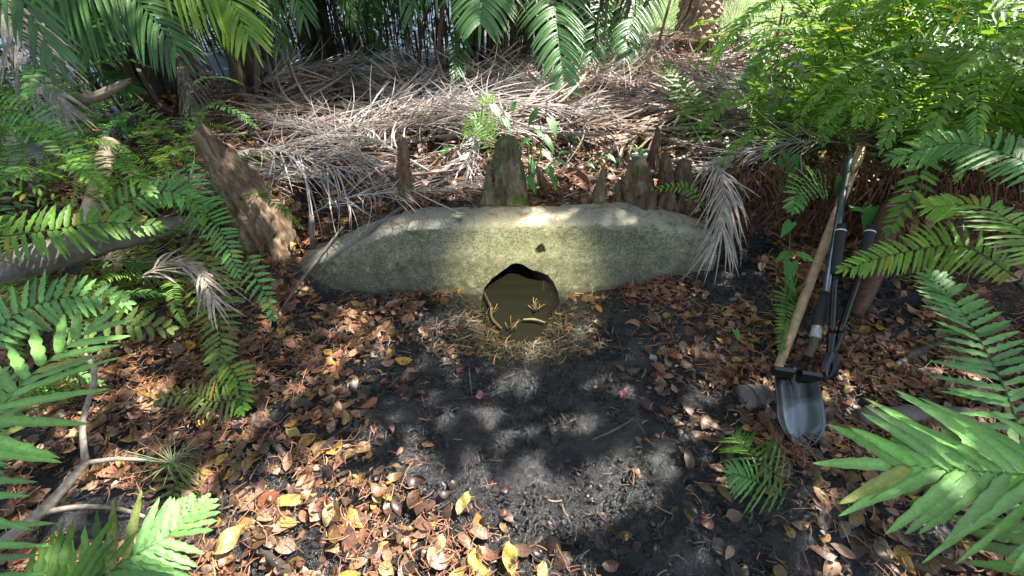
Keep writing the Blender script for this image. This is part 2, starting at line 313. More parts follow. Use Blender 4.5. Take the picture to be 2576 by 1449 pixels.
def frond_geo(mb, pts, plen, pw, pairs, ang=75, droop=.25, lift=.1, upv=(0, 0, 1), wavy=.15, stipe=.15, m=6, rr=.004, tip=.3,
              jit=.1, seed=0, c=(1, 1, 1), rc=(.6, .5, .3), base=.5, tipcol=None, miss=0, curl=0, fold=.3, rib=1.25, brown=.0):
    """a pinnate frond: a stalk along pts with pairs of leaflets on both sides"""
    g = np.random.default_rng(seed); n = 60; C = spline(pts, n); T = np.gradient(C, axis=0); T /= np.linalg.norm(T, axis=1)[:, None]
    mb.tube(C[::3], np.linspace(rr, rr * .3, len(C[::3])), 5, rc)
    upv = np.asarray(upv, float); tt = np.linspace(0, 1, m + 1); c = np.asarray(c, float)
    for i in range(pairs + 1):
        s = stipe + (1 - stipe) * min(pairs - .02, i + .5) / pairs; q = (s - stipe) / (1 - stipe)
        env = (base + (1 - base) * min(1, q / .25)) * ((1 - q) ** .55 * (1 - tip) + tip if q > .45 else (.55 ** .55 * (1 - tip) + tip) if False else ((1 - max(q, .45)) / .55) ** .6 * (1 - tip) + tip)
        for sd in (-1, 1):
            if g.random() < miss or (i == pairs and sd < 0): continue
            j = min(n - 1, max(0, int((s + sd * .25 / pairs) * (n - 1)))); p0 = C[j]; t = T[j]
            B = np.cross(t, upv); B /= np.linalg.norm(B) + 1e-9; Nn = np.cross(B, t)
            a = R(ang * (1 - .35 * q * q) + g.normal() * jit * 40); D = math.cos(a) * t + math.sin(a) * sd * B + (lift + g.normal() * jit) * Nn; D /= np.linalg.norm(D)
            if i == pairs: D = t
            L = plen * env * (1 + g.normal() * jit * .6)
            Wd = (t - D * t.dot(D)) if i < pairs else B; Wd /= np.linalg.norm(Wd) + 1e-9
            dr = droop * (1 + g.normal() * jit * 2)
            pp = p0 + D * (L * tt)[:, None] + np.array([0, 0, -1.]) * (dr * L * tt ** 2)[:, None]
            if curl: pp = pp + Wd * (curl * g.normal() * L * tt ** 2)[:, None] + Nn * (curl * g.normal() * L * .25 * tt ** 2)[:, None]
            w = pw * np.clip(np.sin(np.pi * np.clip(.12 + .88 * tt ** .75, 0, 1)) ** .6, .02, 1) * (1 + wavy * np.sin(tt * 26 + g.random() * 6)) * .5
            ruf = Nn * (wavy * pw * 1.0 * np.sin(tt * 22 + g.random() * 6))[:, None]
            V = np.empty((3 * (m + 1), 3)); fo_ = Nn * (w * fold)[:, None]; w2 = w * (1 + wavy * 1.5 * np.sin(tt * 31 + g.random() * 6)); V[0::3] = pp - Wd * w[:, None] + ruf + fo_; V[1::3] = pp; V[2::3] = pp + Wd * w2[:, None] - ruf * .5 + fo_
            F = [(3 * k + e, 3 * k + 1 + e, 3 * k + 4 + e, 3 * k + 3 + e) for k in range(m) for e in (0, 1)]
            cc = c * (1 + .18 * g.normal()); w = w * (1 + .1 * g.normal())
            if brown and g.random() < brown: cc = cc * np.array([1.5, .8, .6])
            if tipcol is not None:
                cv = np.repeat(cc[None] * (1 - tt[:, None] ** 2) + np.asarray(tipcol) * tt[:, None] ** 2, 3, 0)
            else: cv = np.repeat(np.broadcast_to(cc, (m + 1, 3)), 3, 0).copy()
            cv[1::3] *= rib
            mb.add(V, F, np.clip(cv, 0.01, 3))
    return mb

# ------------------------------------------------------------------ ground
def grid(xs, ys, name, mat, keep=None, zoff=0, fine=True):
    X, Y = np.meshgrid(xs, ys); Z = H(X, Y, fine) + zoff; V = np.stack([X.ravel(), Y.ravel(), Z.ravel()], 1)
    nx, ny = len(xs), len(ys); i = np.arange(nx * ny).reshape(ny, nx)
    F = np.stack([i[:-1, :-1], i[:-1, 1:], i[1:, 1:], i[1:, :-1]], -1).reshape(-1, 4)
    if keep is not None:
        cx = V[F].mean(1); F = F[keep(cx[:, 0], cx[:, 1])]
    return mk(name, V, F, mat)
xs = np.concatenate([np.array([-60, -30, -15, -9, -6.5]), np.linspace(-5, -2.2, 70), np.linspace(-2.18, 2.18, 340), np.linspace(2.2, 5, 70), np.array([6.5, 9, 15, 30, 60])])
ys = np.concatenate([np.array([-60, -20, -5, -2]), np.linspace(-.8, .28, 40), np.linspace(.3, 2.4, 190), np.linspace(2.43, 6, 120), np.linspace(6.1, 12, 40), np.array([16, 25, 40, 80])])
hole = lambda x, y: ~((np.abs(x - PX0) < .29) & (y > 1.765) & (y < 1.90))
tag(grid(xs, ys, 'ground', M['muck'], hole), kind='structure')
def lawn_edge(x): return 5.3 + .5 * np.sin(x * 1.3) - .3 * (x > 3)
tag(grid(np.linspace(.9, 30, 120), np.linspace(4.6, 24, 100), 'lawn', M['lawn'], lambda x, y: (y > lawn_edge(x)) & (x > .9 + .15 * (y - 5)), .012), kind='structure')
rd = grid(np.linspace(-4, 40, 30), np.linspace(11.2, 16, 12), 'road', M['asphalt'], None, .05, False); tag(rd, kind='structure')
pw_ = mk('pond', [(-8, 4, .4), (-.2, 4, .4), (-.2, 11.6, .4), (-8, 11.6, .4)], [(0, 1, 2, 3)], M['pond']); 
gzmax = 0
for v in pw_.data.vertices: v.co.z = .37
tag(pw_, kind='structure')

# ------------------------------------------------------------------ headwall and culvert
YW = 1.75
fe = [(725, 700), (760, 672), (830, 645), (904, 612), (965, 592), (1029, 575), (1150, 570), (1283, 567), (1450, 564), (1591, 561), (1640, 567), (1700, 579), (1755, 592), (1798, 606), (1806, 640)]
fx = np.array([on_y(u, v, YW)[0] for u, v in fe]); fz = np.array([on_y(u, v, YW)[2] for u, v in fe])
root = tag(empty('concrete_headwall', (PX0, YW, 0)), 'weathered greenish concrete headwall around the broken round culvert opening', 'headwall')
nx = 380; X = np.linspace(fx[0], fx[-1], nx); V = []; prof = 0
for i, x in enumerate(X):
    zt = np.interp(x, fx, fz) + .006 * float(fbm(x * 6, 1, 3, 3)); e = min(i, nx - 1 - i) / 14; th = .20 * min(1, .25 + .75 * e) + .015 * float(fbm(x * 3, 4, 3, 8))
    dip = .0
    pr = [(0, z) for z in np.linspace(-.5, zt - .025, 100)]
    pr += [(.004, zt - .012), (.014, zt - .003)] + [(t * th, zt + .012 * math.sin(t * 3)) for t in np.linspace(.15, .85, 8)]
    pr += [(th - .01, zt - .004), (th, zt - .02)] + [(th, z) for z in np.linspace(zt - .08, -.5, 6)]
    prof = len(pr)
    for k, (dy, z) in enumerate(pr):
        n_ = .007 * float(fbm(x * 5, z * 5 + dy * 9, 4, 12)) + .007 * float(fbm(x * 30, z * 30 + dy * 30, 2, 15))
        if k < 101:
            pu = (x - on_y(1360, 628, YW)[0]) / .017; pz = (z - on_y(1360, 628, YW)[2]) / .022
            n_ += .022 * math.exp(-((pu * pu + pz * pz) * (1 + .5 * math.sin(3 * math.atan2(pz, pu) + 1))) ** 2.5) - .006 * max(0, float(fbm(x * 14, z * 14, 3, 61)) - .25)
            low = ss(.05, -.05, z - .10 - .1 * abs(x - PX0)); n_ -= .012 * float(low)
        V.append((x, YW + dy + n_, z + (n_ * .8 if 102 < k < 112 else 0)))
V = np.array(V); F = []
for i in range(nx - 1):
    for k in range(prof):
        a = i * prof + k; b = i * prof + (k + 1) % prof; F.append((a, b, b + prof, a + prof)[::-1])
F.append(tuple(range(prof))); F.append(tuple((nx - 1) * prof + k for k in range(prof))[::-1])
V[:, 0] -= PX0; V[:, 1] -= YW
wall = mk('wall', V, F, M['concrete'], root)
op = [(1213, 745), (1219, 720), (1238, 699), (1264, 681), (1286, 664), (1298, 661), (1312, 664), (1338, 679), (1378, 689), (1392, 706), (1403, 730), (1409, 760), (1408, 790), (1398, 820), (1375, 845), (1340, 862), (1300, 866), (1262, 855), (1233, 830), (1216, 795), (1211, 768)]
o3 = np.array([on_y(u, v, YW) for u, v in op]); ox = o3[:, 0] - PX0; oz = o3[:, 2]
cV = []; 
for dy, sx_ in ((-.08, .0), (.0, .0), (.30, -.11)):
    for x, z in zip(ox, oz): cV.append((x + sx_, dy, z))
n = len(ox); cF = [(a * n + k, a * n + (k + 1) % n, (a + 1) * n + (k + 1) % n, (a + 1) * n + k) for a in range(2) for k in range(n)] + [tuple(range(n))[::-1], tuple(2 * n + k for k in range(n))]
cut = mk('cutter', cV, cF, M['concrete'], root)
for o in (wall, cut):
    bm = bmesh.new(); bm.from_mesh(o.data); bmesh.ops.recalc_face_normals(bm, faces=bm.faces[:]); bm.to_mesh(o.data); bm.free()
md = wall.modifiers.new('b', 'BOOLEAN'); md.operation = 'DIFFERENCE'; md.solver = 'EXACT'; md.object = cut
bpy.context.view_layer.update()
dg = bpy.context.evaluated_depsgraph_get(); nm = bpy.data.meshes.new_from_object(wall.evaluated_get(dg)); wall.modifiers.clear(); wall.data = nm; nm.set_sharp_from_angle(angle=R(38))
bpy.data.objects.remove(cut)
# the pipe running back under the bank, skewed to the left
mb = MB(); cxm, czm = ox.mean(), oz.mean(); rings = []
for r_, (yy, sc) in enumerate(((.155, 1.04), (.21, 1.04), (.22, .99), (1.0, .99), (1.9, .99))):
    rings.append([(cxm + (x - cxm) * sc - .11 * yy / .30, yy, czm + (z - czm) * sc) for x, z in zip(ox, oz)])
V = [p for r_ in rings for p in r_]; F = [(a * n + k, a * n + (k + 1) % n, (a + 1) * n + (k + 1) % n, (a + 1) * n + k) for a in range(4) for k in range(n)] + [tuple(4 * n + k for k in range(n))]
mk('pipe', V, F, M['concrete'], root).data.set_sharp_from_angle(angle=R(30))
# water in the pipe mouth
xs_ = np.linspace(-.7, .55, 60); ys_ = np.linspace(1.5, 3.5, 100); Xg, Yg = np.meshgrid(xs_, ys_)
Zg = -.168 + .0015 * np.sin(Yg * 60 + 3 * vn(Xg * 5, Yg * 5)) * (Yg > 1.8)
i = np.arange(Xg.size).reshape(Xg.shape); Fw = np.stack([i[:-1, :-1], i[:-1, 1:], i[1:, 1:], i[1:, :-1]], -1).reshape(-1, 4)
Vw = np.stack([Xg.ravel(), Yg.ravel(), Zg.ravel()], 1); cw = Vw[Fw].mean(1); Fw = Fw[(np.abs(cw[:, 0] - PX0 + .37 * np.clip(cw[:, 1] - 1.75, 0, 9)) < .245)]
tag(mk('water', Vw, Fw, M['water']), kind='structure')

# ------------------------------------------------------------------ cypress knees and stump
def knee(b, t, w0, w1, seed, mat, label, name='cypress_knee', cat='cypress knee', group='cypress knees behind the headwall', flare=1.6, ridges=7, amp=.13, bend=0, broken=0):
    b = np.array(b, float); t = np.array(t, float); ax = t - b; rings, sides = 44, 56; V = []
    ph = np.random.default_rng(seed).random(6) * 6
    for i in range(rings):
        s = i / (rings - 1); c = b + ax * s; c = c + np.array([bend * math.sin(s * math.pi), 0, 0]); c[2] -= .05 * (1 - s) ** 4
        r = w1 + (w0 - w1) * (1 - s) ** flare
        if s > .86 and not broken: r *= math.sqrt(max(.02, 1 - ((s - .86) / .14) ** 2))
        for k in range(sides):
            th = 2 * math.pi * k / sides
            rr = r * (1 + amp * (1 - .5 * s) * math.sin(ridges * th + ph[0] + 1.5 * math.sin(s * 3 + ph[1])) * .6 + amp * math.sin(3 * th + ph[2] + s * 2) * .7 + .32 * float(fbm(math.cos(th) * 2.2 + seed, s * 6 + math.sin(th) * 2.2, 4, seed)))
            z = c[2] + (broken * .05 * math.sin(th * 2 + ph[3]) + broken * .03 * float(vn(th * 3, 1, seed)) if s > .95 else 0)
            rr *= 1 + .22 * float(fbm(th * 5 + seed, s * 22, 3, seed + 50)) - .16 * max(0, math.sin(ridges * 2 * th + s * 4)) ** 6; V.append((c[0] + rr * math.cos(th), c[1] + rr * math.sin(th), z))
    V = np.array(V) - b
    F = [(i * sides + k, i * sides + (k + 1) % sides, (i + 1) * sides + (k + 1) % sides, (i + 1) * sides + k) for i in range(rings - 1) for k in range(sides)]
    F.append(tuple((rings - 1) * sides + k for k in range(sides)))
    o = mk(name, V, F, mat); o.location = b; return tag(o, label, cat, group)
KN = [  # base px, top px, half widths in px
    ((1028, 512), (1015, 376), 21, 11, 'knee', 'thin dark cypress knee standing alone at the left with a broken top', 1),
    ((1285, 505), (1275, 343), 52, 19, 'knee_moss', 'thickest cypress knee in the middle, with the vine growing beside its top', 0),
    ((1225, 522), (1225, 412), 30, 6, 'knee_moss', 'short mossy pointed cypress knee in front of the thickest knee', 0),
    ((1392, 492), (1352, 418), 13, 9, 'knee', 'small cypress knee leaning left under the green vine leaves', 0),
    ((1502, 518), (1520, 412), 28, 5, 'knee_moss', 'pointed cypress knee right of centre behind the flat top of the headwall', 0),
    ((1549, 518), (1553, 460), 15, 7, 'knee', 'shortest stubby cypress knee beside the pointed knee right of centre', 0),
    ((1622, 522), (1606, 395), 46, 14, 'knee_dark', 'wide cypress knee at the left of the right-hand cluster', 0),
    ((1640, 450), (1655, 318), 24, 7, 'knee_dark', 'tallest slender cypress knee rising behind the right-hand cluster', 0),
    ((1668, 524), (1676, 390), 34, 10, 'knee_dark', 'middle cypress knee of the right-hand cluster', 0),
    ((1718, 520), (1722, 398), 34, 11, 'knee_dark', 'dark cypress knee at the right end of the right-hand cluster', 0),
    ((1592, 374), (1598, 322), 8, 5, 'knee', 'tiny dark cypress knee farthest back, above the white bottle', 0)]
for i, (b, t, w0, w1, mt, lb, br) in enumerate(KN):
    pb = at(*b); pb[2] -= .01; pt = on_y(t[0], t[1], pb[1] + .02); d = (pb - CAM).dot(FW)
    knee(pb, pt, w0 / FP * d * 1.15, w1 / FP * d * (1.3 if w1 > 9 else .8), 30 + i, M[mt], lb, broken=br, bend=.012 * (i % 3 - 1), flare=1.25 + .3 * (i % 3))
pb = at(640, 572); pb[2] -= .10; pt = on_y(516, 352, pb[1] + .10); d = (pb - CAM).dot(FW)
knee(pb, pt, 82 / FP * d, 26 / FP * d, 71, M['stump'], 'big reddish brown cypress stump leaning left beside the headwall', 'cypress_stump', 'stump', None, 1.15, 17, .17, .04, 1)

# ------------------------------------------------------------------ tools
def lin(a, b, n=2): return spline([a, b], n)
S0 = P(1985, 965, 1.80); S1 = P(2052, 850, 1.86); S2 = P(2080, 700, 1.94); S3 = P(2136, 395, 2.10)
r = tag(empty('shovel', at(1990, 1112)), 'black bladed shovel with taped curved neck and steel shaft, leaning on the bank', 'shovel'); o0 = np.array(r.location)
# blade: from tip (ground) to the neck; a dished plate with rolled steps
gt_ = at(2008, 1122); dt_ = (gt_ - CAM).dot(FW) - .03; tipp = P(2012, 1122, dt_); shp = P(1982, 952, dt_ + .11); ax = shp - tipp; Lb = np.linalg.norm(ax); ax /= Lb
sd = np.array([1., .15, -.12]); sd -= ax * sd.dot(ax); sd /= np.linalg.norm(sd); nr = np.cross(sd, ax)
if nr[1] > 0: nr = -nr
def blade(mb, tip, ax, sd, nr, L, W, dish=.035, th=.003, c=(1, 1, 1)):
    na, nb = 34, 21; V = []; CB = []
    for f in (0, 1):
        for i in range(na):
            s = i / (na - 1); hw = W / 2 * (min(1, .30 + .70 * (1 - (1 - min(1, s / .42)) ** 2.2)) if s < .42 else 1 - .06 * (s - .42))
            for j in range(nb):
                q = j / (nb - 1) * 2 - 1
                z = dish * (q * q) + .010 * s + .022 * math.exp(-(q / .22) ** 2) * s ** 1.5 * 1.3 - .02 * (1 - s) ** 3
                z0 = -.015 * math.exp(-(q / .12) ** 2) * s
                CB.append((float(np.clip((.75 + .15 * q - s) * 2.2, 0, 1)),) * 3)
                V.append(tip + ax * (L * (s + .07 * (q * q) * (1 - s) * 0)) + sd * hw * q + nr * (z + z0 - th * f))
    F = []
    for i in range(na - 1):
        for j in range(nb - 1):
            a = i * nb + j; F.append((a, a + 1, a + nb + 1, a + nb)); b = a + na * nb; F.append((b, b + nb, b + nb + 1, b + 1))
    B = na * nb
    for j in range(nb - 1): F.append((j, B + j, B + j + 1, j + 1)); k = (na - 1) * nb + j; F.append((k, k + 1, B + k + 1, B + k))
    for i in range(na - 1): a = i * nb; F.append((a, a + nb, B + a + nb, B + a)); a = i * nb + nb - 1; F.append((a, B + a, B + a + nb, a + nb))
    mb.add(V, F, np.array(CB, float))
mb = MB(); blade(mb, tipp - o0, ax, sd, nr, Lb, .20); bl = mb.build('blade', M['blade'], r)
mb = MB()
for q in (-1, 1):
    c0 = shp - o0 + sd * .058 * q; e = [c0 - sd * .042, c0 + sd * .042]
    pr = []
    for s_ in np.linspace(-.042, .042, 9): pr.append(c0 + sd * s_)
    for p_ in pr: pass
    V = []; 
    for p_ in pr:
        for a_, b_ in ((-.012, .004), (.006, .018), (.020, .020), (.024, .008), (.008, .0)): V.append(p_ + ax * a_ * 1.0 + nr * (b_ * 1.6 + .03))
    F = [(i * 5 + k, i * 5 + (k + 1) % 5, i * 5 + 5 + (k + 1) % 5, i * 5 + 5 + k) for i in range(8) for k in range(5)] + [tuple(range(5))[::-1], tuple(40 + k for k in range(5))]
    mb.add(V, F)
mb.build('step', M['black_paint'], r, False)
mb = MB(); mb.tube(spline([tipp + ax * Lb * .62 + nr * .002 - o0, tipp + ax * Lb * .85 + nr * .016 - o0, shp + ax * .03 + nr * .035 - o0, P(2010, 925, 1.80) + nr * .02 - o0, P(2030, 900, 1.85) - o0], 16), np.linspace(.004, .019, 16), 12); mb.build('neck', M['black_paint'], r)
mb = MB(); mb.tube(spline([P(2026, 905, 1.845) - o0, P(2045, 870, 1.86) - o0, P(2052, 845, 1.875) - o0], 30), .0185 + .0015 * np.sin(np.arange(30) * 1.9), 12); mb.build('wrap', M['wrap'], r)
mb = MB(); mb.tube(lin(P(2051, 850, 1.872) - o0, P(2057, 822, 1.884) - o0), .0225, 16); mb.build('collar', M['collar'], r)
mb = MB(); mb.tube(spline([P(2056, 825, 1.883) - o0, P(2066, 775, 1.905) - o0, P(2078, 738, 1.92) - o0], 8), [.021, .0225, .023, .023, .023, .0225, .021, .019], 14); mb.build('grip', M['foam'], r)
mb = MB(); mb.tube(lin(P(2077, 742, 1.918) - o0, P(2138, 388, 2.13) - o0), .0155, 14); mb.build('shaft', M['tube_steel'], r)

r = tag(empty('wooden_handled_spade', P(1950, 960, 1.86)), 'worn wooden handled spade leaning behind the black shovel blade', 'spade'); o0 = np.array(r.location)
hb, ht = P(1943, 965, 1.86), P(2168, 372, 2.20)
mb = MB(); pp = spline([hb - o0, (hb * .55 + ht * .45) - o0 + np.array([-.004, 0, 0]), ht - o0], 20); mb.tube(pp, [.018] * 3 + [.021] * 6 + [.020] * 9 + [.025, .019], 14, jit=.03); mb.build('handle', M['wood_handle'], r)
t2 = P(2000, 1095, 1.80); ax2 = hb - t2; L2 = np.linalg.norm(ax2); ax2 /= L2; sd2 = sd - ax2 * sd.dot(ax2); sd2 /= np.linalg.norm(sd2); n2 = np.cross(sd2, ax2); n2 = -n2 if n2[1] > 0 else n2
mb = MB(); blade(mb, t2 - o0, ax2, sd2, n2, L2, .17, .02); mb.tube(lin(hb - ax2 * .06 - o0, hb + ax2 * .05 - o0), .021, 12); mb.build('blade', M['black_paint'], r)

r = tag(empty('loppers', at(2082, 955)), 'black long handled loppers with white-ringed grips standing against the bank', 'loppers'); o0 = np.array(r.location)
pv = P(2102, 835, 1.84)
for gt, gb in ((P(2117, 565, 1.93), P(2100, 690, 1.89)), (P(2192, 568, 1.93), P(2162, 693, 1.89))):
    off = -.018 if gt[0] < 1.52 else .018
    mb = MB(); mb.tube(spline([pv + RT * off - o0, (pv + RT * off) * .5 + gb * .5 - o0, gb - o0], 8), .0115, 10); h_ = mb.build('handle', M['black_paint'], r)
    mb = MB(); mb.tube(spline([gb - o0, gb * .5 + gt * .5 - o0, gt - o0], 8), [.015, .019, .0205, .020, .0205, .021, .0205, .016], 14); g_ = mb.build('grip', M['foam'], h_)
    e1 = gt * .86 + gb * .14 - o0; d_ = (gt - gb) / np.linalg.norm(gt - gb); mb = MB(); mb.tube(lin(e1, e1 + d_ * .005), .0216, 16); mb.build('ring', M['white_ring'], g_)
mb = MB(); jw = P(2083, 950, 1.80)
mb.tube(spline([pv + RT * -.018 - o0, pv - UP * .03 - RT * .02 - o0, pv * .5 + jw * .5 - RT * .01 - o0], 6), [.015, .02, .017, .016, .014, .012], 8)
mb.tube(spline([pv + RT * .018 - o0, pv - UP * .03 + RT * .014 - o0, pv * .5 + jw * .5 - o0], 6), [.013, .016, .015, .014, .014, .01], 8); mb.build('pivot', M['black_paint'], r)
for q in (-1, 1):
    mb = MB(); mb.tube(spline([pv * .55 + jw * .45 + RT * .006 * q - o0, pv * .2 + jw * .8 + RT * (.022 * q) - o0, jw + RT * .004 * q - o0], 10), [.014, .016, .017, .017, .016, .014, .012, .010, .007, .004], 6); mb.build('jaw', M['black_paint'], r, False)

# ------------------------------------------------------------------ logs, branches, sticks
def log(name, pts, rad, mat, label, cat='log', group=None, seed=0, c=(1, 1, 1), sides=16, n=24, jit=.08, sink=0):
    pts = [np.array(p, float) for p in pts]; b = pts[0].copy(); C = spline([p - b for p in pts], n); g = np.random.default_rng(seed)
    if len(pts) == 2: C = C + (g.random((n, 3)) - .5) * np.mean(rad) * .25
    rd_ = np.interp(np.linspace(0, 1, n), np.linspace(0, 1, len(rad)), rad) * (1 + .08 * g.normal(size=n) * (jit / .08))
    mb = MB(); mb.tube(C, rd_, sides, c, jit, seed); o = mb.build(name, mat); o.location = b; return tag(o, label, cat, group)
def up(p, dz): p = np.array(p); p[2] += dz; return p
log('fallen_log', [P(-120, 735, 1.62), P(60, 665, 1.72), P(230, 612, 1.85), P(400, 575, 2.0), P(500, 560, 2.12)], [.062, .062, .060, .050, .035], M['bark_grey'], 'thick smooth grey-brown fallen log reaching in from the left edge', seed=2)
log('fallen_log', [P(-60, 700, 1.78), P(110, 712, 1.80), P(210, 715, 1.85)], [.02, .018, .01], M['bark_grey'], 'short pale dead stick lying under the thick log at the left edge', 'stick', seed=3)
log('fallen_log', [up(at(2150, 1060), .03), up(at(2280, 1055), .035), up(at(2420, 1058), .035)], [.034, .033, .030], M['bark_grey'], 'short grey cut log lying to the right of the shovel blade', seed=4)
log('fallen_branch', [up(at(2390, 862), .03), up(at(2310, 890), .03), up(at(2240, 935), .02), up(at(2215, 965), .0)], [.016, .017, .015, .01], M['bark_dark'], 'dark bare branch lying on leaves to the right of the loppers', 'branch', seed=5)
log('broken_branch', [P(215, 610, 2.0), P(240, 480, 2.1), P(278, 355, 2.2)], [.035, .034, .036], solid('pale_wood', (.50, .36, .27), .7, 0, 20, .35, .5, .01), 'pale pinkish snapped branch standing upright among the left ferns', 'branch', seed=6)
log('broken_branch', [P(140, 470, 2.4), P(190, 400, 2.45), P(215, 370, 2.5)], [.02, .018, .012], M['bark_grey'], 'thin grey branch leaning behind the snapped pale branch', 'branch', seed=7)
log('rotten_log', [up(at(1860, 1010), .02), up(at(1925, 1010), .03)], [.05, .055], M['bark_grey'], 'short mossy grey stump end lying left of the shovel blade', 'log', seed=8)
log('wet_stick', [up(at(655, 1095), .015), up(at(700, 1130), .02), up(at(742, 1185), .015)], [.008, .011, .007], M['bark_dark'], 'short black wet stick on the leaves left of the muck', 'stick', seed=9)
log('wet_stick', [up(at(620, 1355), .015), up(at(680, 1400), .02), up(at(735, 1460), .015)], [.016, .017, .015], M['bark_dark'], 'thick dark wet stick at the bottom edge among sunlit leaves', 'stick', seed=10)
log('wet_stick', [up(at(1785, 890), .01), up(at(1782, 940), .01), up(at(1775, 985), .0)], [.012, .012, .010], M['bark_dark'], 'black stub of wood poking from the mud left of the shovels', 'stick', seed=11)
log('long_stick', [up(at(712, 778), .01), P(770, 690, 2.12), P(862, 570, 2.22)], [.005, .007, .006], M['bark_grey'], 'thin pale stick leaning up against the left end of the headwall', 'stick', seed=12, sides=7)
log('long_stick', [up(at(785, 722), .02), P(830, 655, 2.05), P(905, 600, 2.08), P(985, 540, 2.2), P(1045, 500, 2.3)], [.004, .006, .008, .011, .012], M['bark_grey'], 'long dark stick lying over the left shoulder of the headwall', 'stick', seed=13, sides=8)
log('dead_root', [up(at(790, 640), .01), P(785, 590, 2.2), P(783, 545, 2.28)], [.013, .012, .014], M['bark_grey'], 'short upright grey root just left of the headwall shoulder', 'root', seed=14)
log('leaning_stake', [at(975, 440) if False else P(1010, 500, 2.3), P(1045, 430, 2.5), P(1095, 300, 2.9)], [.010, .012, .014], M['bark_grey'], 'broken brown stick standing up behind the lone thin knee', 'stick', seed=15)
log('palm_stalk', [up(at(1700, 440), .0), P(1600, 350, 3.0), P(1535, 268, 3.4)], [.012, .020, .018], solid('pale_stem', (.30, .24, .19), .7, 0, 25, .3, .3, .004), 'pale curved palm stalk leaning behind the tallest slender knee', 'palm stalk', seed=16)
log('palm_stalk', [up(at(1165, 245), .02), P(1195, 222, 3.9)], [.03, .028], solid('pale_stem_b', (.36, .31, .26), .7, 0, 25, .3, .3, .004), 'short cut pale palm stalk lying before the middle palm clump', 'palm stalk', seed=17)
log('palm_stalk', [up(at(640, 330), .02), P(680, 265, 3.35), P(810, 258, 3.4)], [.010, .017, .016], solid('pale_stem_c', (.34, .24, .17), .7, 0, 25, .3, .3, .004), 'bent orange-brown palm stalk lying at the back left of the dead fronds', 'palm stalk', seed=18)
log('thin_stem', [up(at(1298, 238), 0), P(1275, 120, 3.8), P(1262, 0, 3.8), P(1255, -60, 3.8)], [.012, .012, .012, .012], M['bark_grey'], 'thin straight grey stalk hanging in front of the middle palm clump', 'stem', seed=19, sides=8)
# forked twig with an air plant, bottom left
r = tag(empty('forked_branch', up(at(20, 1400), .05)), 'forked pale lichen-covered branch across the bottom left', 'branch'); o0 = np.array(r.location)
mb = MB(); lc = (.27, .23, .19)
B0, B1, B2 = up(at(-40, 1500), .12), P(100, 1290, 1.30), P(215, 1165, 1.42)
mb.tube(spline([B0 - o0, B1 - o0, B2 - o0], 14), np.linspace(.019, .012, 14), 10, lc, .12, 1)
mb.tube(spline([B2 - o0, P(300, 1155, 1.46) - o0, P(410, 1160, 1.52) - o0], 10), np.linspace(.009, .005, 10), 8, lc, .12, 2)
mb.tube(spline([B2 - o0, P(208, 1060, 1.45) - o0, P(238, 940, 1.50) - o0, P(180, 850, 1.5) - o0, P(158, 822, 1.5) - o0], 20), np.linspace(.010, .006, 20), 8, lc, .12, 3)
mb.tube(spline([B1 - o0, P(200, 1275, 1.36) - o0, P(300, 1280, 1.42) - o0, P(390, 1310, 1.44) - o0], 14), np.linspace(.009, .005, 14), 8, lc, .12, 4)
mb.tube(spline([P(380, 1305, 1.44) - o0, P(430, 1250, 1.48) - o0], 5), [.005, .003, .003, .003, .003], 6, lc)
mb.build('wood', M['twig'], r)
mb = MB(); g = np.random.default_rng(4); a0 = P(435, 1165, 1.52)
for i in range(46):
    th = g.random() * 6.28; d_ = np.array([math.cos(th), math.sin(th) * .8, .2 + g.random() * .5]); L = .05 + g.random() * .09
    mb.tube(spline([0 * d_, d_ * L * .5, d_ * L * .95 + np.array([0, 0, -.05 * g.random() + (.02 if i % 3 else -.06)])], 6), np.linspace(.0022, .0005, 6), 4, (.25 + .1 * g.random(), .30 + .1 * g.random(), .19), cap=False)
o = mb.build('air_plant', M['twig']); o.location = a0; tag(o, 'pale grey-green spidery air plant at the end of the forked branch', 'air plant')

# ------------------------------------------------------------------ fern fronds
def proto_frond(seed, style='sword', c=(1, 1, 1)):
    mb = MB(); g = np.random.default_rng(seed); k = g.random() * .3
    pts = [(0, 0, 0), (.18, .02, .36), (.50, .05 * (g.random() - .5), .60 + k * .3), (.85, .1 * (g.random() - .5), .55 + k * .4), (1.05, .0, .42 + k * .4)]
    frond_geo(mb, pts, .145, .021, 30, 78, .18, .12, wavy=.16, stipe=.16, m=5, rr=.0035, tip=.22, jit=.09, seed=seed, c=c, rc=(.45, .40, .2), base=.75, brown=.06, miss=.04) if style == 'sword' else frond_geo(mb, pts, .125, .0135, 40, 74, .25, .15, wavy=.12, stipe=.2, m=4, rr=.003, tip=.15, jit=.10, seed=seed, c=c, rc=(.45, .40, .2), base=.6, brown=.02, miss=.05)
    return np.concatenate(mb.V), mb.F, np.concatenate(mb.C)
protos = []
for i in range(6):
    V, F, C = proto_frond(100 + i); o = mk('frond', V, F, M['fern'], None, C); protos.append(o.data); bpy.data.objects.remove(o)
fine = []
for i in range(5):
    V, F, C = proto_frond(150 + i, 'fine'); o = mk('frond', V, F, M['fern_fine'], None, C); fine.append(o.data); bpy.data.objects.remove(o)
protos_near = [m.copy() for m in protos[:3]]; protos_ol = [m.copy() for m in protos[:3]]
for m in protos_near: m.materials.clear(); m.materials.append(M['fern_near'])
for m in protos_ol: m.materials.clear(); m.materials.append(M['fern_olive'])
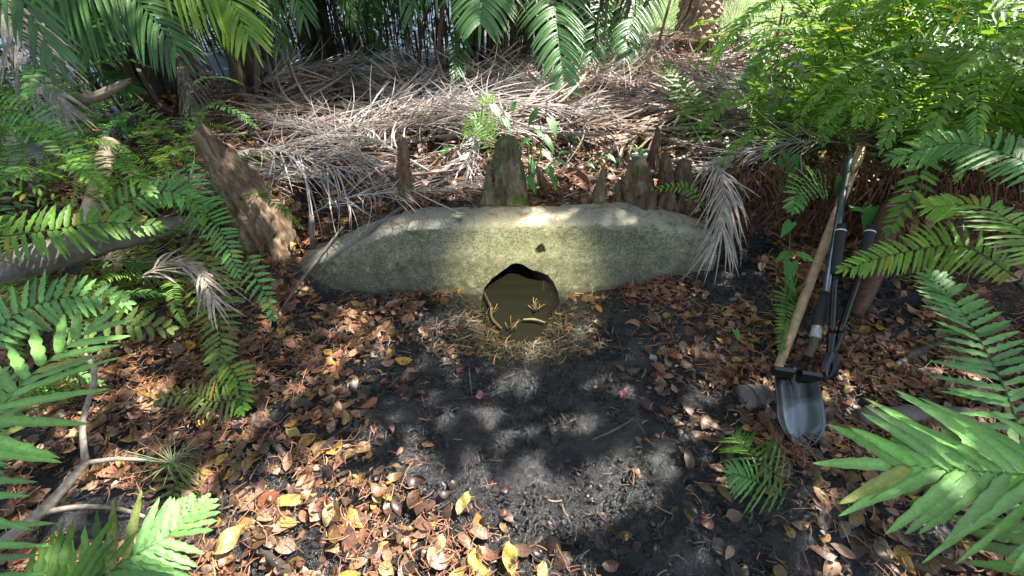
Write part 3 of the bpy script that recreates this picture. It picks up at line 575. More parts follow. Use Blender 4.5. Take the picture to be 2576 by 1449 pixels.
def fern(x, y, size, nf, label, group, seed, lean=None, kinds=protos, z=None, spread=1.0, elev=0):
    g = np.random.default_rng(seed); r = tag(empty('fern', (x, y, (gz(x, y) if z is None else z) - .01)), label, 'fern', group)
    for i in range(nf):
        o = bpy.data.objects.new('frond', kinds[int(g.integers(len(kinds)))]); col.objects.link(o); o.parent = r
        a = (i / nf * 6.283 + g.normal() * .3) if lean is None else lean + g.normal() * .7 * spread
        s = size * (.75 + .45 * g.random()); o.scale = (s * spread, s, s * (.9 + .4 * g.random() + elev)); o.rotation_euler = (g.normal() * .15, g.normal() * .18, a)
    return r
# right bank: a thicket of ferns
k = 0; g = np.random.default_rng(11); placed = []
tries = 0
while k < 44 and tries < 4000:
    tries += 1
    x = 1.25 + g.random() * 4.0; y = 1.9 + g.random() ** 1.2 * 4.2
    if x < 1.35 + .16 * (y - 1.9) + (.25 if y < 2.3 else 0): continue
    if y > 4.4 and x < 2.6: continue
    if any((x - a) ** 2 + (y - b) ** 2 < .30 ** 2 for a, b in placed): continue
    u_, v_ = pix(x, y, gz(x, y)); ut, vt = pix(x, y, gz(x, y) + .85)
    if u_ > 2900: continue
    if 1350 < ut < 2200 and vt < 190 and y > 2.7: continue
    if 2120 < ut < 2480 and vt < 60 and y > 3: continue
    if x < 2.0 and y < 2.45: continue
    placed.append((x, y)); k += 1
    fern(x, y, .62 + .22 * g.random(), 8, 'green sword fern in the thicket on the right bank', 'ferns of the right bank thicket', 200 + k, elev=.15)
tries = 0; kf = 0
while kf < 46 and tries < 5000:
    tries += 1; x = 1.15 + g.random() * 4.3; y = 2.05 + g.random() * 3.6
    if x < 1.50 + .26 * (y - 1.9) or (x < 1.9 and y < 2.3): continue
    ut, vt = pix(x, y, gz(x, y) + .8); ub, vb = pix(x, y, gz(x, y))
    if 1350 < ut < 2200 and vt < 190 and y > 2.7: continue
    if 2120 < ut < 2480 and vt < 60 and y > 3.4: continue
    if any((x - a) ** 2 + (y - b) ** 2 < .22 ** 2 for a, b in placed) or ub > 2900: continue
    placed.append((x, y)); kf += 1
    fern(x, y, (.50 if y < 2.6 else .62) + .25 * g.random(), 10, 'light green feathery fern in the thicket on the right bank', 'feathery ferns of the right bank thicket', 700 + kf, kinds=fine, elev=.2)
for i, (x, y, s) in enumerate([(1.48, 2.42, .36), (1.78, 2.5, .42), (2.12, 2.36, .40), (2.45, 2.25, .42), (1.95, 2.75, .46), (2.6, 1.95, .40)]):
    fern(x, y, s, 9, 'small light feathery fern at the foot of the thicket above the tools', 'small ferns above the tools', 860 + i, kinds=fine)
# left ferns
FL = [(-2.0, 1.9, .5), (-2.5, 1.75, .55), (-1.75, 1.45, .42), (-2.2, 1.35, .5), (-2.9, 2.3, .6), (-2.4, 2.4, .5), (-1.55, 1.9, .38), (-3.3, 2.0, .6), (-2.75, 1.2, .5), (-1.75, 1.05, .40), (-3.3, 2.9, .6), (-2.0, 2.6, .38)]
for i, (x, y, s) in enumerate(FL):
    fern(x, y, s, 7, 'green sword fern among the mixed plants on the left bank', 'ferns of the left bank', 400 + i, kinds=protos_near if i % 2 else protos)

def hero(name, pts, plen, pw, pairs, mat, label, cat='fern', group=None, **kw):
    b = np.array(pts[0], float); mb = MB(); frond_geo(mb, [np.array(p) - b for p in pts], plen, pw, pairs, **kw)
    r = tag(empty(name, b), label, cat, group); o = mb.build('frond', mat, r); return r
toC = lambda u, v, d: (CAM - P(u, v, d)) / np.linalg.norm(CAM - P(u, v, d))
upm = np.array([0, -.55, .83])
FK = dict(wavy=.17, m=9, tip=.2, jit=.08, brown=.05, miss=.03)
for i, (x, y, s) in enumerate([(-2.2, 1.6, .42), (-1.9, 2.2, .42), (-2.7, 2.7, .5), (-1.62, 1.6, .32), (-3.0, 1.6, .45), (-2.45, 2.05, .42), (-3.1, 2.5, .5)]):
    fern(x, y, s, 9, 'light feathery fern between the sword ferns on the left bank', 'feathery ferns of the left bank', 800 + i, kinds=fine)
# foreground right
hero('fern', [P(2780, 1210, .80), P(2520, 1190, .78), P(2250, 1170, .76)], .26, .021, 13, M['fern_near'], 'large pale green fern frond closest to the camera at the lower right', ang=33, droop=.1, upv=upm, stipe=0, seed=3, base=.9, rr=.004, rc=(.9, 1.1, .6), c=(1.25, 1.1, 1.15), fold=.45, rib=1.5, **{**FK, 'm': 16, 'tip': .55, 'wavy': .07})
hero('fern', [P(2620, 1330, 1.0), P(2540, 1010, 1.05), P(2430, 800, 1.15), P(2340, 690, 1.25)], 0.16, .015, 32, M['fern_near'], 'arching fern frond with long parallel leaflets at the right edge', ang=80, droop=.05, upv=upm, stipe=.05, seed=4, base=.9, **FK)
hero('fern', [P(2680, 1460, .8), P(2560, 1260, .85), P(2430, 1180, .9), P(2300, 1150, .95)], .17, .024, 16, M['fern'], 'dark fern frond under the large pale frond at the lower right', ang=65, droop=.25, upv=upm, stipe=0, seed=5, base=.9, **FK)
hero('fern', [up(at(2010, 1230), .0), P(1935, 1180, 1.42), P(1880, 1130, 1.5), P(1850, 1100, 1.55)], .14, .010, 14, M['fern'], 'small low fern with thin wavy leaflets below the shovel blade', ang=75, droop=.3, upv=upm, stipe=.1, seed=6, **FK)
hero('fern', [up(at(1990, 1260), .0), P(1900, 1210, 1.42), P(1840, 1190, 1.45)], .11, .010, 12, M['fern_near'], 'tiny bright fern frond beside the small fern below the shovel blade', ang=70, droop=.3, upv=upm, stipe=.1, seed=7, **FK)
hero('fern', [P(2060, 790, 2.0), P(1990, 730, 1.98), P(1975, 800, 1.93), P(1965, 880, 1.88)], .095, .013, 24, M['fern'], 'dark green hanging fern frond behind the wooden spade handle', ang=86, droop=.1, upv=(0, -1, .2), stipe=.2, seed=8, **FK)
hero('fern', [P(2110, 520, 2.3), P(2060, 455, 2.05), P(2010, 475, 1.9), P(1995, 530, 1.85)], .12, .017, 14, M['fern_near'], 'pale bluish fern frond tip drooping over the red roots', ang=65, droop=.1, upv=upm, stipe=.2, seed=9, **FK)
hero('fern', [P(1840, 440, 2.5), P(1790, 340, 2.6), P(1735, 240, 2.7), P(1670, 160, 2.8)], .19, .020, 24, M['palm_yel'], 'bright yellow-green fern frond standing left of the right thicket', ang=75, droop=.2, upv=upm, stipe=.15, seed=10, **FK)
hero('fern', [P(2560, 700, 1.35), P(2420, 620, 1.4), P(2250, 640, 1.5), P(2120, 680, 1.6)], 0.11, .0115, 38, M['fern_fine'], 'long fern frond arching left below the right thicket', ang=78, droop=.2, upv=upm, stipe=.05, seed=12, **FK)
hero('fern', [P(2700, 500, 1.3), P(2560, 400, 1.35), P(2400, 360, 1.45), P(2240, 400, 1.55)], 0.13, .0125, 38, M['fern_near'], 'glossy pale fern frond arching across the right thicket', ang=75, droop=.2, upv=upm, stipe=.05, seed=13, **FK)
hero('fern', [P(2700, 720, 1.15), P(2590, 600, 1.2), P(2470, 520, 1.3), P(2330, 520, 1.4)], 0.13, .012, 36, M['fern_fine'], 'sunlit yellow-green fern frond at the right edge of the thicket', ang=75, droop=.2, upv=upm, stipe=.05, seed=14, **FK)
hero('fern', [P(2750, 300, 1.5), P(2600, 180, 1.6), P(2440, 120, 1.7), P(2300, 160, 1.8)], 0.13, .013, 36, M['fern'], 'dark fern frond reaching in at the upper right', ang=75, droop=.25, upv=upm, stipe=.05, seed=15, **FK)
# foreground left
hero('fern', [P(-160, 1140, .80), P(-20, 1040, .85), P(90, 935, .92), P(225, 830, 1.0)], .19, .021, 10, M['fern_near'], 'large bright fern frond closest to the camera at the left edge', ang=68, droop=.05, upv=upm, stipe=0, seed=21, base=.9, c=(1.2, 1.1, 1), rc=(.9, 1, .5), rib=1.45, **{**FK, 'm': 14, 'tip': .4, 'wavy': .09})
hero('fern', [P(-150, 1580, .95), P(-110, 1350, .98), P(-60, 1150, 1.0), P(-30, 960, 1.05)], .23, .018, 15, M['fern_near'], 'tall fern frond sending level leaflets in from the lower left edge', ang=88, droop=.03, upv=upm, stipe=0, seed=22, base=.9, rc=(.9, 1, .5), rib=1.4, **{**FK, 'm': 14, 'wavy': .09})
hero('fern', [P(150, 1560, 1.05), P(300, 1420, 1.12), P(420, 1350, 1.2), P(500, 1270, 1.28)], .17, .024, 14, M['fern_near'], 'bluish green fern frond rising from the bottom left edge', ang=62, droop=.05, upv=upm, stipe=.0, seed=23, base=.9, rib=1.35, **{**FK, 'm': 12, 'wavy': .12})
hero('fern', [P(60, 1540, 1.0), P(160, 1480, 1.05), P(290, 1440, 1.12), P(420, 1435, 1.2)], .16, .020, 14, M['fern'], 'dark green fern frond at the very bottom left', ang=68, droop=.05, upv=upm, stipe=.0, seed=24, base=.9, **FK)
hero('fern', [P(495, 585, 1.95), P(535, 720, 1.88), P(555, 850, 1.80), P(545, 950, 1.74)], .135, .017, 24, M['fern_olive'], 'long olive fern frond hanging down in front of the stump', ang=78, droop=.12, upv=upm, stipe=.04, seed=25, base=.6, **FK)
hero('fern', [P(460, 380, 2.1), P(490, 500, 2.0), P(555, 580, 1.92), P(600, 690, 1.86)], .12, .015, 26, M['fern_near'], 'bright fern frond crossing the face of the stump', ang=75, droop=.12, upv=upm, stipe=.1, seed=26, base=.6, **FK)
hero('fern', [P(560, 900, 1.75), P(600, 960, 1.72), P(612, 1035, 1.68)], .10, .015, 12, M['fern'], 'small dark fern frond spreading on leaves below the olive frond', ang=70, droop=.12, upv=upm, stipe=.05, seed=27, base=.6, **FK)
hero('fern', [P(620, 640, 1.92), P(640, 690, 1.85), P(670, 745, 1.8), P(690, 800, 1.76)], .075, .018, 10, M['fern_near'], 'short light green fern tip to the right of the olive frond', ang=65, droop=.12, upv=upm, stipe=.05, seed=28, base=.8, **FK)
hero('fern', [P(-40, 260, 2.2), P(70, 290, 2.1), P(150, 350, 2.05), P(220, 420, 2.0)], .12, .018, 22, M['fern_near'], 'arching fern frond at the upper left edge below the palms', ang=80, droop=.15, upv=upm, stipe=.05, seed=29, base=.8, **FK)
hero('fern', [P(180, 640, 1.8), P(300, 520, 1.85), P(420, 480, 1.9), P(520, 520, 1.9)], .12, .017, 22, M['fern_near'], 'bluish fern frond arching left of the stump', ang=75, droop=.15, upv=upm, stipe=.05, seed=30, base=.8, **FK)
hero('fern', [P(-40, 600, 1.6), P(120, 580, 1.65), P(260, 560, 1.75), P(400, 570, 1.85)], .13, .018, 22, M['fern'], 'level fern frond lying over the thick fallen log', ang=78, droop=.15, upv=upm, stipe=.05, seed=31, base=.8, **FK)
hero('fern', [P(60, 780, 1.5), P(170, 790, 1.5), P(300, 815, 1.55), P(430, 825, 1.62)], .12, .019, 15, M['fern_olive'], 'olive fern frond with upright leaflets below the fallen log', ang=80, droop=-.1, upv=upm, stipe=.05, seed=32, base=.8, **FK)
hero('fern', [P(-60, 880, 1.4), P(60, 780, 1.45), P(200, 745, 1.5), P(320, 760, 1.6)], .13, .018, 20, M['fern_near'], 'bright fern frond behind the olive frond at the left', ang=75, droop=.1, upv=upm, stipe=.05, seed=33, base=.8, **FK)
hero('fern', [P(620, 1000, 1.68), P(540, 1010, 1.66), P(480, 990, 1.66), P(380, 1010, 1.62)], .085, .012, 16, M['fern_olive'], 'faded thin fern frond lying on the litter at the left', ang=75, droop=.2, upv=upm, stipe=.05, seed=34, base=.8, **FK)
hero('fern', [P(470, 1150, 1.5), P(440, 1220, 1.48), P(430, 1290, 1.44)], .11, .011, 8, M['fern_olive'], 'pale withered fern frond under the air plant', ang=80, droop=.2, upv=upm, stipe=.05, seed=35, base=.8, **FK)
hero('fern', [P(1270, 400, 2.5), P(1230, 330, 2.5), P(1190, 300, 2.45), P(1175, 340, 2.4)], .10, .012, 18, M['palm_yel'], 'feathery bright fern frond behind the thickest knee', ang=75, droop=.2, upv=upm, stipe=.1, seed=36, **FK)
hero('fern', [P(1250, 400, 2.45), P(1215, 330, 2.5), P(1215, 260, 2.55), P(1240, 240, 2.6)], .09, .010, 18, M['palm_yel'], 'upright feathery fern frond behind the thickest knee', ang=75, droop=.1, upv=upm, stipe=.1, seed=37, **FK)
hero('fern', [P(1780, 540, 2.1), P(1745, 485, 2.1), P(1700, 470, 2.1), P(1640, 478, 2.1)], .05, .012, 11, M['palm_yel'], 'small yellow-green fern sprig in front of the right-hand knees', ang=70, droop=.2, upv=upm, stipe=.2, seed=38, **FK)

# ------------------------------------------------------------------ palms
def palm(base, name, label, fronds, mat=M['palm'], stems=6, seed=0, spread=.25, skirt=60, sh=1.9):
    b = np.array(base, float); r = tag(empty(name, b), label, 'palm'); g = np.random.default_rng(seed)
    for i in range(stems):
        x, y = g.normal() * spread, abs(g.normal()) * spread * .8 + .15; mb = MB()
        mb.tube(spline([(x, y, -.05), (x * 1.2, y * 1.2, sh * .5), (x * 1.6, y * 1.5, sh)], 14), (.035 + .015 * g.random()) * (1 + .1 * (np.arange(14) % 2)), 9, (.09, .075, .05), .1, i); mb.build('trunk', M['twig'], r)
    if skirt:
        mb = MB()
        for i in range(skirt):
            x, y = g.normal() * spread * 1.4, abs(g.normal()) * spread * .9 + .05; z1 = .3 + g.random() * (sh - .3); L = .3 + g.random() * .8
            w = .006 + .012 * g.random(); dx = g.normal() * .12; dy = g.normal() * .1
            c = np.array([.17, .12, .08]) * (.3 + g.random() * 1.0)
            pp = spline([(x, y, z1), (x + dx, y + dy - .05, z1 - L * .4), (x + dx * 1.4, y + dy, z1 - L)], 6); pp[:, 2] = np.maximum(pp[:, 2], .0)
            a = g.random() * 3.1; wd = np.array([math.cos(a), math.sin(a), 0]) * w
            V = np.empty((12, 3)); V[0::2] = pp - wd; V[1::2] = pp + wd; mb.add(V, [(2 * q, 2 * q + 1, 2 * q + 3, 2 * q + 2) for q in range(5)], c)
        tag(mb.build('dead_skirt', M['dead'], r), kind='stuff')
    for i, f in enumerate(fronds):
        pts, pl, kw = f; mb = MB(); kk = dict(ang=48, droop=.35, lift=.12, wavy=0, stipe=.02, m=6, rr=.007, tip=.35, jit=.05, seed=seed + i, base=.8, rc=(.7, .8, .3)); kk.update({a: c for a, c in kw.items() if a != 'mat'})
        frond_geo(mb, [np.array(p) - b for p in pts], pl, kw.pop('pw', .022) if 'pw' in kk and not kk.pop('pw', None) else .022, kk.pop('pairs', 40), **kk); mb.build('frond', M[kw['mat']] if 'mat' in kw else mat, r)
    return r
def rf(b, g, rad=.5, z0=1.7, L=1.1, zt=.9, back=False):
    z0 = 1.45
    a = g.random() * (2.4 if back else 6.28) + (1.2 if back else 0); d_ = np.array([math.cos(a), math.sin(a), 0]); z0 = z0 * (.85 + .3 * g.random())
    p0 = np.array(b) + d_ * .1 + np.array([0, 0, z0]); s = L * (.8 + .5 * g.random())
    return ([p0, p0 + d_ * s * .4 + [0, 0, .12], p0 + d_ * s * .8 + [0, 0, -.2], p0 + d_ * s * 1.05 + [0, 0, -.65 - .3 * g.random()]], .34, {})
g = np.random.default_rng(5)
bc = at(1330, 205); fr = [rf(bc, g, L=.9, back=True) for _ in range(30)]
fr += [([P(1375, -260, 3.5), P(1392, -60, 3.3), P(1400, 70, 3.15), P(1421, 222, 3.05)], .36, dict(upv=(0, -1, .25), ang=62, pairs=46, droop=.42, lift=.25, mat='palm_gloss', rib=1.1)),
       ([P(1240, -200, 3.2), P(1222, -100, 3.1), P(1214, -20, 3.05), P(1208, 60, 3.0)], .40, dict(upv=(0, -1, .25), ang=62, pairs=46, droop=.42, lift=.25, mat='palm_gloss', rib=1.1)),
       ([P(1560, -220, 3.9), P(1530, -60, 3.8), P(1500, 60, 3.7), P(1478, 200, 3.6)], .36, dict(upv=(0, -1, .25), ang=62, pairs=46, droop=.42, lift=.25, mat='palm_gloss', rib=1.1)),
       ([P(1640, -220, 3.9), P(1612, -60, 3.8), P(1590, 40, 3.7), P(1572, 150, 3.6)], .34, dict(upv=(0, -1, .25), ang=62, pairs=46, droop=.42, lift=.25, mat='palm_gloss', rib=1.1)),
       ([P(1480, -220, 4.0), P(1470, -80, 4.0), P(1462, 40, 3.9), P(1455, 130, 3.9)], .34, dict(upv=(0, -1, .25), ang=62, pairs=46, droop=.42, lift=.25, mat='palm_gloss', rib=1.1)),
       ([P(1170, 10, 3.6), P(1160, 80, 3.5), P(1152, 170, 3.4), P(1150, 215, 3.4)], .18, dict(upv=(.4, -1, .25), ang=40, pairs=24, droop=.1))]
palm(bc, 'palm_clump', 'dense middle palm clump with drooping glossy fronds and a brown dead skirt', fr, seed=60, spread=.42, skirt=420, stems=9)
bl = at(330, 330); bl = np.array([-3.0, 3.3, gz(-3.0, 3.3)]); fr = [rf(bl, g, L=1.0) for _ in range(24)]
fr += [([P(60, -120, 2.3), P(200, -60, 2.35), P(330, -10, 2.4), P(445, 120, 2.45)], .34, dict(upv=(.2, -.6, .8), ang=65, pairs=34, droop=.55)),
       ([P(380, -130, 2.2), P(470, -80, 2.25), P(560, -30, 2.3), P(625, 90, 2.35)], .30, dict(upv=(.2, -.6, .8), ang=60, pairs=26, droop=.45, mat='palm_yel', tipcol=(2.2, 1.6, .9))),
       ([P(40, -60, 2.5), P(150, 0, 2.5), P(210, 50, 2.5), P(235, 130, 2.5)], .28, dict(upv=(.2, -.6, .8), ang=65, pairs=30, droop=.5)),
       ([P(120, 260, 2.9), P(190, 200, 2.9), P(260, 190, 2.8), P(330, 230, 2.8)], .22, dict(ang=60, pairs=26, droop=.3))]
palm(bl, 'palm_clump', 'left palm clump with long drooping green fronds over the ferns', fr, seed=90, spread=.45, skirt=300, stems=8)
b2 = np.array([-2.1, 5.0, gz(-2.1, 5)]); palm(b2, 'palm_clump', 'dark shaded palm clump behind the left of the dead fronds', [rf(b2, g, L=.9) for _ in range(20)], seed=120, spread=.25, skirt=60, stems=5)
b3 = np.array([.75, 5.8, gz(.75, 5.8)]); palm(b3, 'palm_clump', 'palm clump in sun just left of the thick palm trunk', [rf(b3, g, L=.8) for _ in range(12)], seed=150, spread=.3, skirt=60, stems=5)
b4 = np.array([-.35, 4.75, gz(-.35, 4.7)]); palm(b4, 'palm_clump', 'dark palm clump at the left shoulder of the middle clump', [rf(b4, g, L=.9) for _ in range(20)], seed=180, spread=.28, skirt=160, stems=5)

# thick date palm trunk with diamond boots
pb = at(1745, 128); mb = MB(); top = P(1775, -60, (pb - CAM).dot(FW) * .99); ax_ = top - pb
rt = tag(empty('palm_tree', pb), 'thick palm trunk with diamond leaf scars at the edge of the lawn', 'palm tree')
mb.tube(spline([(0, 0, -.1), ax_ * .5, ax_, ax_ + [0.15, 0, 1.4], ax_ + [.3, .1, 6.0]], 20), [.25, .21, .20, .19] + [.19] * 10 + [.17] * 6, 20); tr_ = mb.build('trunk', M['palm_boot'], rt)
mb = MB(); Lt = np.linalg.norm(ax_) + .6; dn = ax_ / np.linalg.norm(ax_); e1 = np.cross(dn, [0, 1, 0]); e1 /= np.linalg.norm(e1); e2 = np.cross(dn, e1)
rows = 22; per = 12; g2 = np.random.default_rng(3)
for i in range(rows):
    for k in range(per):
        th = 2 * math.pi * (k + .5 * (i % 2)) / per; c0 = dn * (i + .5) * Lt / rows; rd_ = e1 * math.cos(th) + e2 * math.sin(th); tn = np.cross(dn, rd_)
        w, h_ = .062, Lt / rows * 1.0; cc = np.array([.40, .28, .19]) * (.6 + .8 * g2.random())
        V = [c0 + rd_ * .185 - tn * w, c0 + rd_ * .185 - dn * h_, c0 + rd_ * .185 + tn * w, c0 + rd_ * .185 + dn * h_, c0 + rd_ * .235 - dn * h_ * .2 + g2.normal(size=3) * .004]
        mb.add(V, [(0, 1, 4), (1, 2, 4), (2, 3, 4), (3, 0, 4)], cc)
mb.build('leaf_base', M['twig'], rt, False)
mb = MB()
for i in range(260):
    th = g2.random() * 6.28; s_ = g2.random(); p0 = np.array([math.cos(th) * .22, math.sin(th) * .22, s_ * .9]); c = np.array([.45, .36, .28]) * (.5 + g2.random())
    mb.tube([p0, p0 + [math.cos(th) * .07, math.sin(th) * .07, -.08], p0 + [math.cos(th) * .09, math.sin(th) * .09, -.25 * g2.random() - .1]], [.003, .002, .001], 3, c, cap=False)
mb.build('root_fibre', M['twig'], rt)
mb = MB(); tpz = ax_ + np.array([.3, .1, 6.0])
for i in range(14):
    a = i * 2.4; d_ = np.array([math.cos(a), math.sin(a), 0]); frond_geo(mb, [tpz, tpz + d_ * .6 + [0, 0, .6], tpz + d_ * 1.3 + [0, 0, .5], tpz + d_ * 1.9 + [0, 0, -.1]], .4, .03, 30, 55, .2, seed=i, m=3, wavy=0)
mb.build('crown', M['palm'], rt)

# thin dark canes with small leaves in front of the pond
g = np.random.default_rng(77)
for i, u in enumerate([600, 650, 705, 770, 830, 885, 935, 1000, 1060, 1110, 480, 540, 625, 680, 740, 800, 860, 910, 970, 1030, 590]):
    p = at(u, 165 + 18 * math.sin(i * 2.1)); r = tag(empty('sapling', p), 'thin dark multi-stemmed sapling before the bluish pond', 'sapling', 'saplings in front of the pond')
    mb = MB(); fo = MB()
    for j in range(9):
        dx, dy = g.normal(size=2) * .12; hgt = 1.0 + g.random() * .9; bx, by = g.normal(size=2) * .08
        C = spline([(bx, by, 0), (bx + dx * .4, by + dy * .4, hgt * .5), (bx + dx * 1.5, by + dy, hgt)], 10); mb.tube(C, np.linspace(.009, .004, 10), 5, (.05, .04, .03), cap=False)
        for q in range(38):
            c = C[1 + int(g.integers(9))]; th = g.random() * 6.28; L = .05 + .06 * g.random(); d_ = np.array([math.cos(th), math.sin(th), g.normal() * .4]); w = np.cross(d_, [0, 0, 1.]); w /= np.linalg.norm(w)
            cc = np.array([1, 1, 1]) * (.5 + .7 * g.random()); p1 = c + d_ * .03
            fo.add([p1, p1 + d_ * L * .5 + w * .012, p1 + d_ * L - [0, 0, .02], p1 + d_ * L * .5 - w * .012], [(0, 1, 2, 3)], cc)
    mb.build('stem', M['twig'], r); fo.build('foliage', M['palm'], r, False)

# ------------------------------------------------------------------ dead palm fronds on the bank
dp = []
for i in range(6):
    g = np.random.default_rng(500 + i); mb = MB(); b = g.normal() * .15
    c = [(.38, .33, .29), (.26, .20, .16), (.43, .39, .35), (.32, .23, .17), (.37, .33, .30), (.20, .15, .12)][i]
    frond_geo(mb, [(0, 0, .02), (.35, b * .5, .09), (.8, b, .07), (1.2, b * 2, .02)], .44, (.006, .012, .007, .016, .0075, .013)[i], (60, 44, 56, 34, 60, 40)[i], 20 + 9 * (i % 3), .16, .12, wavy=.0, stipe=.12, m=9, rr=.0075, tip=.4, jit=.2, seed=i, c=np.array(c) * 1.25, rc=np.array(c) * 1.1, base=.7, miss=.12, curl=.34, rib=1)
    o = mb.build('dead_palm_frond', M['dead']); dp.append(o.data); bpy.data.objects.remove(o)
g = np.random.default_rng(8)
DL = 'dry grey palm frond in the pile covering the bank behind the headwall'
def dead(x, y, yaw, s, mi, dz=0, label=DL, group='dead palm fronds piled on the bank', tilt=None):
    o = bpy.data.objects.new('dead_palm_frond', dp[mi]); col.objects.link(o); e = .25; z = gz(x, y); o.location = (x, y, z + dz)
    dxh = (gz(x + math.cos(yaw) * .6, y + math.sin(yaw) * .6) - z) / .6
    o.rotation_euler = (g.normal() * .12 if tilt is None else tilt[0], -math.atan(dxh) + g.normal() * .05 if tilt is None else tilt[1], yaw); o.scale = (s, s, s); return tag(o, label, 'dead palm frond', group)
cnt = 0
while cnt < 74:
    x = -1.75 + g.random() * 3.9; y = 2.35 + g.random() * (1.75 if x < -.3 else 2.2)
    if y < 2.6 and x > -.5 and x < .9: continue
    if x < -1.2 - (y - 2.3) * .5 or x > 1.7 + (y - 2.4) * .1: continue
    if x > -.1 and y < 2.9 and g.random() < .6: continue
    yaw = (g.normal() * .45 + (0 if g.random() < .55 else math.pi)); 
    if g.random() < .25: yaw += g.normal() * 1.0
    x0 = x - math.cos(yaw) * .5; y0 = y - math.sin(yaw) * .3
    if y0 < 2.02: continue
    if math.sin(yaw) * 1.0 + y0 < 2.1: continue
    dead(x0, y0, yaw, .75 + .45 * g.random(), int(g.integers(6)), .01 + .10 * g.random()); cnt += 1
for (x, y, yaw, s, mi) in [(-1.9, 2.0, .3, .7, 2), (-2.1, 1.7, -.2, .6, 0), (-1.15, 2.15, -.3, .8, 2), (-1.0, 2.35, 3.4, .8, 4), (-1.3, 2.5, -.5, .9, 0), (-2.3, 1.55, 3.6, .6, 4)]:
    dead(x, y, yaw, s, mi, .03)
hero('dead_palm_frond', [P(1700, 250, 2.9), P(1790, 400, 2.35), P(1822, 480, 2.1), P(1815, 590, 1.98)], .28, .008, 30, M['dead'], 'grey dead palm frond hanging over the right end of the headwall', 'dead palm frond', ang=22, droop=.5, lift=.1, wavy=0, stipe=.35, m=8, tip=.7, jit=.12, seed=61, c=(.36, .31, .26), rc=(.33, .28, .22), base=.9, curl=.12)
hero('dead_palm_frond', [P(-60, -60, 2.2), P(30, 60, 2.2), P(90, 180, 2.2), P(170, 280, 2.2)], .26, .012, 34, M['dead'], 'long grey dead palm frond hanging down at the upper left corner', 'dead palm frond', ang=35, droop=.5, lift=.1, wavy=0, stipe=.0, m=7, tip=.4, jit=.1, seed=62, c=(.26, .23, .19), rc=(.3, .26, .2), base=.9, curl=.08)
hero('dead_palm_frond', [P(420, 80, 3.2), P(460, 170, 3.1), P(480, 260, 3.0), P(520, 330, 2.9)], .26, .010, 34, M['dead'], 'limp brown dead frond hanging from the left palm clump', 'dead palm frond', ang=22, droop=.5, lift=.1, wavy=0, stipe=.0, m=7, tip=.4, jit=.1, seed=63, c=(.26, .20, .16), rc=(.3, .26, .2), base=.9, curl=.1)
hero('dead_palm_frond', [P(350, 700, 1.85), P(430, 660, 1.88), P(500, 680, 1.88), P(540, 760, 1.8)], .20, .009, 26, M['dead'], 'small tan dead frond drooping over litter left of the olive fern', 'dead palm frond', ang=35, droop=.6, lift=.1, wavy=0, stipe=.0, m=7, tip=.5, jit=.15, seed=64, c=(.42, .34, .27), rc=(.3, .26, .2), base=.9, curl=.15)

# curled brown spathes / boots
def boot(pts, w, label, seed, c=(.26, .19, .15), fold=.5):
    b = np.array(pts[0], float); C = spline([np.array(p) - b for p in pts], 18); T = np.gradient(C, axis=0); T /= np.linalg.norm(T, axis=1)[:, None]; V = []; nb = 9
    for i in range(18):
        s = i / 17; hw = w * (math.sin(math.pi * min(1, .12 + s * .85)) ** .7); B = np.cross(T[i], [0, 0, 1.]); B /= np.linalg.norm(B); Nn = np.cross(B, T[i])
        for k in range(nb):
            a = (k / (nb - 1) - .5) * 2 * (math.pi * fold); V.append(C[i] + B * math.sin(a) * hw * .5 - Nn * math.cos(a) * hw * .35 + Nn * .004 * math.sin(k * 3 + s * 9))
    F = [(i * nb + k, i * nb + k + 1, i * nb + nb + k + 1, i * nb + nb + k) for i in range(17) for k in range(nb - 1)]
    nV = len(V); V2 = [v * 1.0 + np.array([0, 0, .004]) for v in V]; F += [tuple(nV + q for q in f[::-1]) for f in F]
    for i in range(17): a = i * nb; F.append((a, a + nb, nV + a + nb, nV + a)); a += nb - 1; F.append((a + nb, a, nV + a, nV + a + nb))
    o = mk('palm_spathe', V + V2, F, M['dead'], None, np.array(c)); o.location = b; return tag(o, label, 'palm spathe', None)
boot([P(158, 250, 2.3), P(230, 238, 2.32), P(330, 200, 2.4)], .11, 'large brown boat-shaped palm spathe hanging among the left fronds', 1, (.30, .24, .19))
boot([up(at(600, 440), .10), up(at(690, 405), .08), up(at(790, 402), .03)], .10, 'pinkish folded palm sheath right of the stump', 2, (.48, .38, .34))
boot([up(at(740, 420), .09), up(at(800, 450), .09), up(at(860, 560), .06)], .07, 'long reddish palm sheath bending down toward the headwall', 3, (.36, .26, .22))
boot([up(at(830, 480), .12), up(at(845, 530), .07), up(at(900, 548), .03)], .07, 'dark curled palm sheath behind the left shoulder of the headwall', 4, (.20, .14, .12))
boot([up(at(1090, 345), .04), up(at(1150, 350), .07), up(at(1180, 365), .03)], .15, 'wide grey-brown palm sheath left of the feathery fern', 5, (.32, .25, .22))
boot([up(at(1395, 455), .04), up(at(1440, 465), .07), up(at(1480, 490), .02)], .12, 'dark red-brown curled palm sheath between the knees', 6, (.20, .09, .06))
boot([up(at(1380, 270), .05), up(at(1440, 285), .07), up(at(1500, 298), .02)], .12, 'pale shell-shaped palm sheath lying before the middle palm clump', 7, (.42, .37, .33))
boot([up(at(1350, 350), .04), up(at(1400, 355), .05), up(at(1480, 345), .02)], .09, 'narrow brown palm sheath right of the green vine', 8, (.30, .22, .18))
boot([up(at(1010, 450), .05), up(at(985, 480), .05), up(at(1000, 500), .02)], .09, 'pink papery palm sheath leaning on the lone thin knee', 9, (.50, .36, .31))
boot([up(at(1700, 225), .05), up(at(1640, 240), .06), up(at(1560, 255), .02)], .10, 'grey palm sheath at the back right of the dead frond pile', 10, (.36, .31, .27))
